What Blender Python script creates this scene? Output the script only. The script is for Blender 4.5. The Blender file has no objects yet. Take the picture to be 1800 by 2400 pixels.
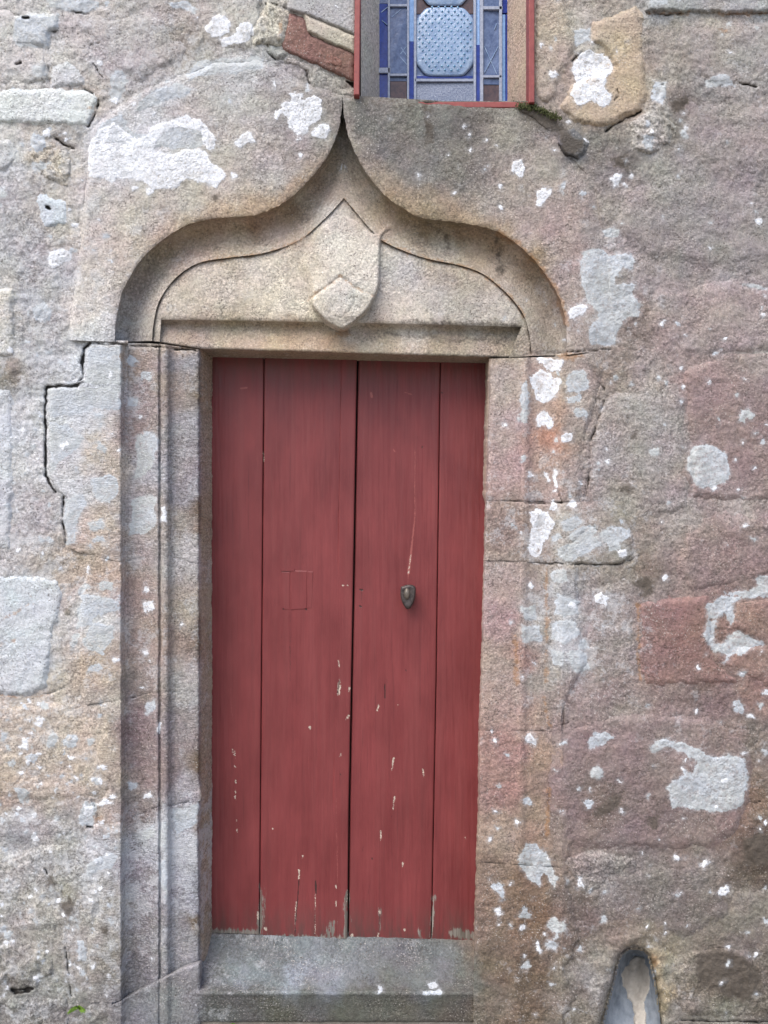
import bpy, math, random
import numpy as np
from mathutils import Vector
from mathutils.geometry import delaunay_2d_cdt
random.seed(7); rng = np.random.default_rng(11)
sc = bpy.context.scene
COL = sc.collection

# ------------------------------------------------------------------ camera, sky, sun, exposure
S = 1.32e-3            # metres on the wall face per photograph pixel
D = 2.38               # camera to wall face
CZ = 1.65              # eye height
cam_d = bpy.data.cameras.new('camera'); cam = bpy.data.objects.new('camera', cam_d); COL.objects.link(cam)
cam.location = (0, -D, CZ); cam.rotation_euler = (math.radians(90), 0, 0)
cam_d.sensor_fit = 'VERTICAL'; cam_d.sensor_height = 24; cam_d.angle_y = 2*math.atan(1200*S/D)
cam_d.clip_start = 0.05; cam_d.clip_end = 500
sc.camera = cam
world = bpy.data.worlds.new('World'); sc.world = world; world.use_nodes = True
wn = world.node_tree.nodes; wl = world.node_tree.links; wn.clear()
SUN_EL, SUN_AZ = math.radians(58), math.radians(-38)   # azimuth measured from the wall's normal, minus = left
sky = wn.new('ShaderNodeTexSky'); sky.sky_type = 'NISHITA'; sky.sun_disc = False
sky.sun_elevation = SUN_EL; sky.sun_rotation = math.radians(180) - SUN_AZ
sky.air_density = 1.0; sky.dust_density = 4.0; sky.ozone_density = 1.2
bg = wn.new('ShaderNodeBackground'); bg.inputs['Strength'].default_value = 0.12
wo = wn.new('ShaderNodeOutputWorld'); wl.new(sky.outputs[0], bg.inputs[0]); wl.new(bg.outputs[0], wo.inputs[0])
sun_d = bpy.data.lights.new('sun', 'SUN'); sun = bpy.data.objects.new('sun', sun_d); COL.objects.link(sun)
sun_d.energy = 1.3; sun_d.angle = math.radians(50); sun_d.color = (1.0, 0.965, 0.92)
sd = Vector((math.sin(SUN_AZ)*math.cos(SUN_EL), -math.cos(SUN_AZ)*math.cos(SUN_EL), math.sin(SUN_EL)))
sun.rotation_euler = sd.to_track_quat('Z', 'Y').to_euler(); sun.location = sd*10
vs = sc.view_settings; vs.view_transform = 'Standard'; vs.look = 'None'; vs.gamma = 1; vs.use_curve_mapping = False
vs.exposure = 1.15
KEXP = 1.10            # picture value of a white matte wall face at that exposure

# ------------------------------------------------------------------ numeric helpers
def lin(c):
    c = np.asarray(c, dtype=np.float64)/255.0
    return np.where(c <= 0.04045, c/12.92, ((c+0.055)/1.055)**2.4)
def fixc(c, u=None, v=None):
    w = 1.0 if u is None else float(np.clip((1250-u)/250, .5, 1))
    c = np.asarray(c, float)*(1+w*np.array([.028, .059, .082])); l = c.mean(); k = 1-.20*w
    if c.max()-c.min() > 34: k = .78
    elif u is not None and u > 1270 and v > 1790: k = .72
    elif w < .6: k = .86
    c = l+(c-l)*k
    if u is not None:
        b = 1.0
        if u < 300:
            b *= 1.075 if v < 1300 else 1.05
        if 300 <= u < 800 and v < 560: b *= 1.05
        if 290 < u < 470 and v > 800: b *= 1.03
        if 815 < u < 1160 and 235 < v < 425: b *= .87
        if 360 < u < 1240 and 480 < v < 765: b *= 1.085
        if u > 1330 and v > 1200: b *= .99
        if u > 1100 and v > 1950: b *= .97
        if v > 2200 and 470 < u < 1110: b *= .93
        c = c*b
    return np.clip(c, 5, 226)
def alb(*c): return np.clip(lin(c)/KEXP, 0.01, 0.82)
def P(u, v, y):
    """point at depth y (metres behind the wall face) seen at photograph pixel u, v"""
    k = S*(D+y)/D
    return np.stack([(u-900)*k, np.zeros_like(k*u)+y, CZ+(1200-v)*k], -1)
def _hash(ix, iy, s):
    h = (ix*374761393 + iy*668265263 + s*974634777) & 0xffffffff
    h = ((h ^ (h >> 13))*1274126177) & 0xffffffff
    return ((h ^ (h >> 16)) & 0xffff)/65535.0
def noise(x, y, s=0):
    ix = np.floor(x).astype(np.int64); iy = np.floor(y).astype(np.int64)
    fx = x-ix; fy = y-iy
    ux = fx*fx*fx*(fx*(fx*6-15)+10); uy = fy*fy*fy*(fy*(fy*6-15)+10)
    def g(a, b):
        t = _hash(ix+a, iy+b, s)*2*np.pi
        return np.cos(t)*(fx-a)+np.sin(t)*(fy-b)
    n0 = g(0, 0)*(1-ux)+g(1, 0)*ux; n1 = g(0, 1)*(1-ux)+g(1, 1)*ux
    return (n0*(1-uy)+n1*uy)*1.4
def fbm(u, v, size, octv=3, s=0, gain=.5):
    a = 1; t = 0; o = 0
    for i in range(octv):
        o = o + a*noise(u/size, v/size, s+i*17); t += a; a *= gain; size = size/2.03
    return o/t
def sstep(a, b, x):
    t = np.clip((x-a)/(b-a), 0, 1); return t*t*(3-2*t)
def seg_d(u, v, p, q):
    px, py = p; qx, qy = q; dx, dy = qx-px, qy-py; L = dx*dx+dy*dy+1e-9
    t = np.clip(((u-px)*dx+(v-py)*dy)/L, 0, 1)
    return np.hypot(u-px-t*dx, v-py-t*dy)
def poly_sdf(u, v, poly):
    """positive inside"""
    d = np.full(np.shape(u), 1e9); ins = np.zeros(np.shape(u), bool); n = len(poly)
    for i in range(n):
        p = poly[i]; q = poly[(i+1) % n]
        d = np.minimum(d, seg_d(u, v, p, q))
        if p[1] != q[1]:
            c = ((p[1] > v) != (q[1] > v)) & (u < (q[0]-p[0])*(v-p[1])/(q[1]-p[1])+p[0])
            ins ^= c
    return np.where(ins, d, -d)
TO = {1: (0, 0), 2: (600, 0), 3: (1200, 0), 4: (0, 800), 5: (600, 800), 6: (1200, 800), 7: (0, 1600), 8: (600, 1600), 9: (1200, 1600)}
def T(n, *pts): return [(TO[n][0]+x*.36166, TO[n][1]+y*.36166) for x, y in pts]
def C(n, x, y, r, k=9):
    cx, cy = T(n, (x, y))[0]; r *= .36166
    return [(cx+r*(1+.18*math.sin(3*a+x))*math.cos(a), cy+r*(1+.18*math.cos(2*a+y))*math.sin(a)) for a in [i*2*math.pi/k for i in range(k)]]
def resample(pts, step, closed=False):
    pts = [np.array(p, float) for p in pts]
    if closed: pts = pts+[pts[0]]
    out = []
    for a, b in zip(pts[:-1], pts[1:]):
        n = max(1, int(round(np.linalg.norm(b-a)/step)))
        out += [a+(b-a)*i/n for i in range(n)]
    if not closed: out.append(pts[-1])
    return np.array(out)
def smooth_curve(pts, n):
    """Catmull-Rom through pts, n samples spread by arc length"""
    p = np.array(pts, float); q = np.vstack([2*p[0]-p[1], p, 2*p[-1]-p[-2]]); o = []
    for i in range(len(p)-1):
        t = np.linspace(0, 1, 24, endpoint=False)[:, None]; a, b, c, d = q[i:i+4]
        o.append(.5*(2*b+(c-a)*t+(2*a-5*b+4*c-d)*t*t+(3*b-a-3*c+d)*t**3))
    o = np.vstack(o+[p[-1:]]); L = np.r_[0, np.cumsum(np.hypot(*np.diff(o, axis=0).T))]
    s = np.linspace(0, L[-1], n)
    return np.stack([np.interp(s, L, o[:, 0]), np.interp(s, L, o[:, 1])], 1)

# ------------------------------------------------------------------ colour and growth fields over the masonry
U0, V0, U1, V1, RS = -320, -320, 2120, 2560, 2
ru = np.arange(U0, U1+1, RS, dtype=np.float64); rv = np.arange(V0, V1+1, RS, dtype=np.float64)
def bil(a, u, v):
    x = np.clip((u-U0)/RS, 0, a.shape[1]-1.001); y = np.clip((v-V0)/RS, 0, a.shape[0]-1.001)
    i = x.astype(int); j = y.astype(int); fx = x-i; fy = y-j
    if a.ndim == 3: fx = fx[..., None]; fy = fy[..., None]
    return (a[j, i]*(1-fx)+a[j, i+1]*fx)*(1-fy)+(a[j+1, i]*(1-fx)+a[j+1, i+1]*fx)*fy
CTRL = [
 # upper left
 (20,20,172,165,160),(80,150,180,172,165),(200,60,170,160,154),(260,120,160,152,150),(330,60,166,156,148),(420,90,150,140,130),(470,140,160,150,140),
 (560,30,176,170,160),(640,30,170,162,150),(300,180,160,152,150),(200,230,172,160,150),(240,300,165,158,156),(110,300,160,152,140),(100,370,172,160,140),
 (20,380,176,172,170),(30,460,158,150,150),(60,560,156,150,150),(130,520,166,156,146),(150,640,158,150,150),(60,700,146,142,146),(50,800,150,146,146),(120,760,164,158,154),
 (20,700,176,168,156),(20,820,185,180,172),(20,870,128,118,106),(100,860,160,156,156),(60,960,172,170,168),(20,1000,180,182,184),(60,1080,182,177,174),(40,1180,170,162,160),
 (90,1200,160,152,150),(40,1260,166,158,156),(110,1310,160,148,138),(150,1330,168,150,136),
 # lintel, left block
 (260,380,186,182,180),(340,300,190,186,186),(450,250,172,162,155),(420,200,172,166,162),(560,180,176,172,170),(640,190,150,144,140),(700,230,142,134,126),(600,260,166,158,152),
 (700,320,150,142,136),(521,526,152,126,102),(591,522,150,122,96),(640,505,150,122,96),(684,480,148,120,94),(727,438,148,122,98),(762,390,146,124,102),(456,538,158,134,110),(401,563,164,140,118),(862,432,150,130,106),(902,478,148,124,96),(950,505,140,118,90),(1000,526,136,114,86),(1060,534,140,118,90),(1115,544,150,126,98),(1166,560,156,132,106),(1240,610,160,134,108),(560,330,170,160,150),(640,400,165,156,148),(520,420,172,160,148),(420,460,172,160,148),(330,500,174,162,150),(280,560,180,165,152),(230,640,184,172,160),
 (200,720,186,176,166),(240,770,184,180,178),(210,560,180,166,154),(220,470,174,164,156),(760,300,138,130,120),
 # lintel, right block
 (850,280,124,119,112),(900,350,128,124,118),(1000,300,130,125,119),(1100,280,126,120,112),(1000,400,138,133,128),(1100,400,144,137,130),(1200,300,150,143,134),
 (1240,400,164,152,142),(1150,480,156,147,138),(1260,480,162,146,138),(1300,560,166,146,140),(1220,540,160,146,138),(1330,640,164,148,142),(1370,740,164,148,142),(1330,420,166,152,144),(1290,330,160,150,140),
 # hollow, panel, pendant
 (300,740,172,160,150),(330,640,168,152,138),(420,570,168,146,124),(540,545,168,148,126),(640,530,172,152,130),(720,470,170,150,128),(770,400,158,142,122),(800,330,150,140,128),
 (830,400,172,154,138),(860,450,174,156,140),(900,500,168,146,124),(960,545,158,140,116),(1040,570,162,150,132),(1110,570,166,146,122),(1180,620,172,154,132),(1270,690,176,160,142),(1300,780,176,162,148),
 (400,720,182,168,150),(500,660,186,172,154),(620,640,192,178,160),(680,700,196,182,160),(800,560,192,182,166),(860,600,190,180,166),(780,500,176,164,150),(800,700,180,172,160),(820,750,176,164,148),
 (940,640,172,164,156),(1020,700,172,162,152),(1100,720,164,154,144),(1160,720,172,162,150),(960,740,184,172,156),
 (420,790,172,150,128),(560,790,176,154,130),(680,790,178,150,120),(800,808,176,146,112),(900,800,168,148,124),(1050,800,160,142,118),(1170,800,160,144,124),
 # left jamb
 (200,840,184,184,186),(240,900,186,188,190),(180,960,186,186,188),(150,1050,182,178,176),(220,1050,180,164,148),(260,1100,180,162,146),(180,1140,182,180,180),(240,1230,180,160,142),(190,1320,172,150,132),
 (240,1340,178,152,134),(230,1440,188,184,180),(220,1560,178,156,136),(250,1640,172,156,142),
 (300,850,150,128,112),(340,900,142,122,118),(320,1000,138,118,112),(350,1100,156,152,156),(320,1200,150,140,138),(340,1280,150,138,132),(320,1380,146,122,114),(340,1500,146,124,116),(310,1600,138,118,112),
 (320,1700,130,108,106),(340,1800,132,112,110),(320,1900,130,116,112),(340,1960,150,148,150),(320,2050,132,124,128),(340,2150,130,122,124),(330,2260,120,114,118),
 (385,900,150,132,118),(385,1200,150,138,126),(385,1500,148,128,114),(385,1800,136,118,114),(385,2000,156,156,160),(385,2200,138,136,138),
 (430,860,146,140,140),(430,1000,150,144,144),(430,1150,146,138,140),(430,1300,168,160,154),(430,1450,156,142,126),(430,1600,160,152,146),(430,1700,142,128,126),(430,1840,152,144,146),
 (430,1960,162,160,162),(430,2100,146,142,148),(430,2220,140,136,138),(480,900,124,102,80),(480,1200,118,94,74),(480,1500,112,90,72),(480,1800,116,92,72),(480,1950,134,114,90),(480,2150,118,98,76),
 # lower left
 (60,1400,180,182,184),(60,1550,178,178,176),(110,1640,178,164,148),(40,1700,178,160,144),(200,1720,178,160,140),(120,1760,174,156,140),(30,1850,170,148,130),(120,1850,170,154,140),(230,1800,176,158,138),(240,1920,170,150,136),
 (60,1950,150,144,142),(150,1940,152,144,140),(60,2030,166,160,156),(200,2030,166,160,156),(240,1990,164,162,164),(60,2110,158,150,140),(140,2120,142,132,116),(230,2120,158,150,142),(60,2200,150,142,132),(190,2200,156,148,140),
 (240,2250,136,128,116),(60,2270,134,126,118),(150,2290,140,134,128),(60,2370,124,120,114),(200,2380,126,120,114),(330,2370,112,110,112),(430,2350,122,120,122),
 # upper right
 (1280,60,180,164,146),(1300,160,172,152,138),(1300,230,160,146,134),(1420,40,164,154,142),(1450,130,190,166,134),(1480,200,190,164,134),(1470,250,186,160,134),(1380,270,176,156,138),(1360,80,176,170,160),
 (1560,80,156,148,138),(1700,60,172,164,152),(1760,15,156,156,154),(1560,15,154,154,152),(1620,130,152,142,132),(1760,130,152,146,146),(1560,180,160,152,142),(1660,200,146,138,134),(1590,240,120,112,106),(1740,200,154,148,144),
 (1240,270,104,100,92),(1290,300,112,108,104),(1340,350,116,114,116),(1400,330,126,120,114),(1460,310,140,132,124),(1510,290,176,170,162),(1500,340,170,164,158),(1560,310,128,120,112),(1460,370,112,104,98),(1420,400,134,126,122),
 (1650,300,150,140,136),(1740,300,160,146,140),(1760,400,146,136,134),(1640,400,146,138,136),(1540,420,152,146,138),(1480,480,160,152,146),(1560,520,142,134,132),(1680,500,142,134,134),(1780,520,146,136,130),
 (1450,560,160,148,144),(1600,600,144,134,132),(1720,620,150,140,138),(1560,680,152,140,138),(1660,720,162,146,140),(1780,700,152,142,138),(1500,760,132,118,110),(1560,790,156,138,132),(1700,800,156,140,134),(1780,830,160,152,146),
 # right jamb
 (1180,900,176,160,150),(1190,1000,172,152,146),(1180,1100,172,146,140),(1260,900,176,154,140),(1270,960,178,146,128),(1290,1020,180,128,104),(1260,1080,176,142,130),(1300,1130,172,146,138),(1345,1000,160,146,138),(1350,1120,156,142,136),(1340,900,170,156,146),
 (1190,1240,152,130,120),(1230,1290,156,142,128),(1330,1240,168,160,150),(1430,1290,150,142,132),(1170,1360,172,150,144),(1190,1450,166,138,134),(1180,1550,168,150,138),(1210,1540,172,132,122),(1260,1450,162,154,146),(1260,1580,160,150,138),
 (1320,1420,160,158,158),(1330,1550,158,156,156),(1180,1650,166,140,132),(1190,1750,164,124,116),(1240,1700,170,142,124),(1270,1780,164,134,112),(1190,1850,160,120,112),(1240,1880,160,132,112),(1180,1950,158,136,118),(1230,1960,160,132,110),
 (1160,2050,148,122,104),(1240,2080,134,106,84),(1160,2150,138,112,96),(1240,2150,128,100,78),(1150,2250,124,104,86),(1230,2280,118,96,78),(1150,2350,126,114,98),(1230,2370,120,100,80),
 # right wall
 (1440,860,142,130,118),(1520,880,160,148,142),(1500,960,166,158,152),(1480,1020,152,144,138),(1560,1000,160,152,148),(1540,1080,150,140,134),(1450,1080,158,148,144),(1470,1150,146,134,122),(1550,1150,142,130,124),(1590,1200,164,154,148),
 (1660,880,156,134,130),(1740,920,148,128,126),(1780,1000,142,120,118),(1640,960,146,124,120),(1740,1050,142,122,118),(1780,1120,140,122,118),(1650,1120,146,126,122),(1740,1180,166,154,146),
 (1660,1260,150,130,126),(1760,1260,146,124,120),(1600,1320,150,132,126),(1720,1340,144,122,116),(1500,1250,150,138,128),(1520,1340,134,118,106),(1560,1380,146,132,124),(1440,1380,150,138,132),(1420,1450,154,142,136),(1460,1520,156,144,140),
 (1560,1450,146,112,104),(1620,1500,142,108,100),(1560,1560,138,112,104),(1700,1450,148,114,102),(1760,1530,146,120,110),(1660,1580,132,108,100),(1400,1560,150,132,126),(1440,1620,144,126,122),(1330,1650,150,132,128),(1560,1650,142,122,118),(1680,1630,132,112,108),(1780,1620,150,120,110),
 (1480,1690,152,138,130),(1340,1720,142,122,120),(1440,1740,146,126,122),(1580,1720,150,134,128),(1700,1730,144,124,116),(1780,1720,118,108,100),(1320,1820,134,112,110),(1430,1860,108,86,74),(1400,1900,116,94,82),(1500,1850,130,110,104),(1560,1920,120,102,94),(1340,1940,136,116,110),
 (1480,1960,134,116,112),(1660,1930,132,110,98),(1740,1900,136,108,92),(1780,1980,104,86,74),(1400,2030,152,142,136),(1330,2000,146,126,114),(1500,2020,140,128,122),(1640,2030,142,130,122),(1760,2040,106,88,76),
 (1360,2110,122,104,98),(1430,2090,150,140,136),(1520,2110,128,116,110),(1640,2120,130,118,106),(1760,2120,140,130,120),(1440,2170,134,118,104),(1540,2180,136,124,106),(1660,2200,132,120,106),(1760,2200,130,120,108),
 (1340,2200,124,104,92),(1400,2260,144,134,124),(1350,2330,128,114,102),(1380,2300,160,156,150),(1340,2390,128,114,100),(1580,2290,150,142,130),(1640,2310,128,116,100),(1700,2270,104,90,78),(1720,2320,92,80,68),(1600,2360,156,148,138),(1700,2370,148,142,130),(1780,2350,130,118,104),(1620,2395,118,110,100),(1780,2395,120,112,104),
 (1540,2270,178,156,124),(1550,2330,160,142,112),
 # threshold
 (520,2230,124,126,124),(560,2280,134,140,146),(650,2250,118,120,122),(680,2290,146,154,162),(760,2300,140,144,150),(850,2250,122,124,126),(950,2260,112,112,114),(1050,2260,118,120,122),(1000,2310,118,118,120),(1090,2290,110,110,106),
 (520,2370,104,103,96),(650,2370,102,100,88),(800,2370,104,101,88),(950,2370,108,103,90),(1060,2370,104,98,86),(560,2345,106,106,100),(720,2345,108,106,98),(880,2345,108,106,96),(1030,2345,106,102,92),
]
gu, gv = np.meshgrid(ru[::2], rv[::2])
wu = gu+fbm(gu, gv, 70, 3, 3)*34+fbm(gu, gv, 16, 2, 5)*9; wv = gv+fbm(gu, gv, 70, 3, 9)*34+fbm(gu, gv, 16, 2, 6)*9
num = np.zeros(gu.shape+(3,), np.float32); den = np.zeros(gu.shape, np.float32)
for c in CTRL:
    w = (1.0/((wu-c[0])**2+(wv-c[1])**2+16**2)**1.9*1e5).astype(np.float32)
    a = alb(*fixc(c[2:], c[0], c[1])); den += w
    for k in range(3): num[..., k] += w*a[k]
base_c = num/den[..., None]
BASE = np.repeat(np.repeat(base_c, 2, 0), 2, 1)[:len(rv), :len(ru)]
BASE = .25*(BASE+np.roll(BASE, 1, 0)+np.roll(BASE, 1, 1)+np.roll(np.roll(BASE, 1, 0), 1, 1))

RNG_PX = 14.0
fu, fv = np.meshgrid(ru, rv)
WU = fu+fbm(fu, fv, 30, 2, 31)*8+fbm(fu, fv, 9, 2, 33)*4.5; WV = fv+fbm(fu, fv, 30, 2, 35)*8+fbm(fu, fv, 9, 2, 37)*4.5
def new_field(): return np.full(fu.shape, -RNG_PX)
def stamp(F, poly, bias=0.0):
    xs = [p[0] for p in poly]; ys = [p[1] for p in poly]; m = 24
    i0 = max(0, int((min(xs)-m-U0)/RS)); i1 = min(len(ru), int((max(xs)+m-U0)/RS)+2)
    j0 = max(0, int((min(ys)-m-V0)/RS)); j1 = min(len(rv), int((max(ys)+m-V0)/RS)+2)
    if i1 <= i0 or j1 <= j0: return
    d = poly_sdf(WU[j0:j1, i0:i1], WV[j0:j1, i0:i1], poly)+bias
    F[j0:j1, i0:i1] = np.maximum(F[j0:j1, i0:i1], np.clip(d, -RNG_PX, RNG_PX))
def stroke(F, pts, w, warp=.5):
    xs = [p[0] for p in pts]; ys = [p[1] for p in pts]; m = 24
    i0 = max(0, int((min(xs)-m-U0)/RS)); i1 = min(len(ru), int((max(xs)+m-U0)/RS)+2)
    j0 = max(0, int((min(ys)-m-V0)/RS)); j1 = min(len(rv), int((max(ys)+m-V0)/RS)+2)
    if i1 <= i0 or j1 <= j0: return
    sl = np.s_[j0:j1, i0:i1]
    uu = fu[sl]+(WU[sl]-fu[sl])*warp; vv = fv[sl]+(WV[sl]-fv[sl])*warp
    d = np.full(uu.shape, 1e9)
    for a, b in zip(pts[:-1], pts[1:]): d = np.minimum(d, seg_d(uu, vv, a, b))
    F[sl] = np.maximum(F[sl], np.clip(w*(.5+.55*fbm(uu, vv, 26, 2, 58))-d, -RNG_PX, RNG_PX))

WHITE = [
 T(1,(590,900),(660,830),(760,800),(820,860),(900,900),(960,880),(980,820),(1060,790),(1130,770),(1180,750),(1290,770),(1350,830),(1400,910),(1390,960),(1340,960),(1290,850),(1180,820),(1080,850),(1010,910),(1000,980),(1080,1000),(1250,960),(1330,980),(1380,1060),(1460,1110),(1460,1170),(1400,1210),(1300,1170),(1200,1160),(1120,1220),(1000,1230),(960,1180),(850,1160),(760,1150),(720,1195),(680,1150),(570,1140),(570,1000)),
 T(1,(1330,170),(1420,80),(1500,150),(1480,200),(1400,250),(1340,220)), T(1,(1550,160),(1600,140),(1640,160),(1650,220),(1600,270),(1440,300),(1420,250),(1500,230)),
 T(1,(1520,930),(1560,870),(1640,860),(1659,920),(1600,930),(1560,960)), T(1,(300,1680),(330,1630),(400,1600),(470,1640),(470,1690),(400,1720),(340,1740)), C(1,1510,1135,18), C(1,870,1225,20), C(1,970,1235,28), C(1,640,400,24), C(1,745,650,22), C(1,215,590,18),C(1,870,680,16),
 T(2,(180,590),(300,600),(300,650),(350,620),(400,610),(430,650),(430,740),(400,780),(340,830),(330,870),(260,880),(210,830),(210,750),(160,740),(130,775),(105,755),(120,720),(160,710),(170,670),(220,660),(240,620)), T(2,(370,850),(400,805),(460,810),(480,850),(460,890),(400,890),(365,870)), T(2,(105,540),(120,530),(135,570),(125,590)),
 C(2,1350,815,12),C(2,1385,970,13),C(2,1495,905,11),C(2,1380,880,9),C(2,270,910,12),C(2,280,1005,12),C(2,1580,1205,15),C(2,1120,745,9),C(2,865,765,8),C(2,1560,940,8),C(2,1500,1080,8),C(2,1250,1010,7),
 T(3,(400,400),(440,340),(500,320),(590,350),(650,400),(650,450),(600,500),(600,560),(640,620),(640,670),(580,685),(510,650),(430,685),(400,640),(380,600),(420,540),(390,470)),
 T(3,(0,1040),(50,1040),(80,1075),(70,1140),(40,1150),(0,1100)), T(3,(160,1240),(200,1210),(260,1240),(240,1270),(215,1290),(200,1330),(155,1335)), T(3,(640,1150),(680,1120),(715,1135),(705,1185),(655,1210)), C(3,735,1205,14), C(3,465,920,24), C(3,905,840,16),C(3,430,345,14),C(3,510,270,14),
 T(3,(370,2030),(400,1980),(460,1965),(500,1990),(470,2030),(410,2070),(370,2060)), T(3,(240,460),(280,455),(310,475),(262,515)), C(3,345,2200,14),
 T(4,(1042,1085),(1078,1065),(1080,1170),(1042,1180)),
 T(4,(925,1690),(990,1680),(1000,1740),(930,1750)), C(4,950,1605,17), C(4,965,1610,12), T(4,(920,2010),(950,1995),(960,2020),(930,2035)), C(4,575,1470,16), C(4,970,2065,8), C(4,905,495,10), C(4,1170,1835,10), C(4,400,1475,14),
 T(6,(110,230),(180,185),(240,200),(250,240),(310,240),(310,300),(280,370),(200,400),(150,380),(140,290)), T(6,(210,110),(330,120),(320,190),(260,200),(200,160)), T(6,(155,500),(200,460),(270,500),(270,550),(235,570),(215,545),(160,550)), T(6,(320,620),(350,585),(395,590),(390,640),(335,655)),
 T(6,(105,860),(130,840),(150,870),(140,885),(110,880)), T(6,(200,850),(230,840),(235,880),(265,900),(250,915),(215,890)), T(6,(270,840),(288,840),(302,940),(288,955),(275,940)),
 T(6,(120,1120),(160,1080),(230,1100),(280,1180),(260,1250),(200,1300),(190,1380),(140,1400),(110,1350),(130,1250)), C(6,265,1065,28), C(6,390,1050,30), T(6,(690,1360),(740,1350),(750,1400),(700,1390)), T(6,(530,1650),(580,1620),(620,1660),(600,1710),(550,1700)), C(6,125,1580,18), C(6,55,1235,12),
 C(6,1315,950,18), C(6,1270,265,12), C(6,1575,825,10), T(6,(1490,1190),(1520,1182),(1550,1200),(1510,1215)), C(6,990,1535,24), C(6,400,1720,26), C(6,440,910,14), C(6,590,1840,8),
 T(7,(620,550),(690,530),(680,570)), T(7,(630,630),(660,615),(670,640),(640,660)), C(7,610,1845,15), T(7,(0,1510),(30,1515),(20,1535)), T(7,(1020,260),(1058,260),(1040,330),(1020,330)), T(7,(940,720),(980,705),(985,750),(940,750)), C(7,605,715,14), C(7,920,30,12), C(7,470,485,18), T(7,(160,240),(210,235),(200,265)), T(7,(250,250),(300,225),(270,265)), T(7,(530,850),(560,790),(600,810),(590,860)), T(7,(620,790),(700,760),(740,785),(660,800)), C(7,730,740,16), C(7,650,905,18),C(7,985,1790,8),C(7,120,820,14),
 T(8,(1550,1470),(1580,1460),(1590,1500),(1570,1525)), C(8,1550,375,15), C(8,1520,310,12), C(8,1525,1265,10), C(8,1520,1020,14),
 T(9,(80,360),(120,315),(165,370),(150,400),(90,395)), C(9,1505,455,18), T(9,(1510,210),(1560,200),(1570,230),(1530,235)), T(9,(1215,1180),(1250,1140),(1280,1160),(1240,1210)), T(9,(1350,1340),(1400,1310),(1420,1350),(1380,1390),(1330,1370)), T(9,(420,1250),(450,1250),(470,1330),(430,1320)),
 T(9,(50,1590),(80,1570),(100,1600),(70,1615)), T(9,(150,1700),(170,1680),(200,1730),(190,1760),(160,1735)), C(9,235,1145,14), C(9,1600,520,10), C(9,1650,70,20), C(9,215,1635,9), C(9,1405,1710,12), C(9,1365,1945,12), C(9,75,1770,10),C(9,1640,900,14),C(9,1585,1760,22),C(9,720,830,10),
]
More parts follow.
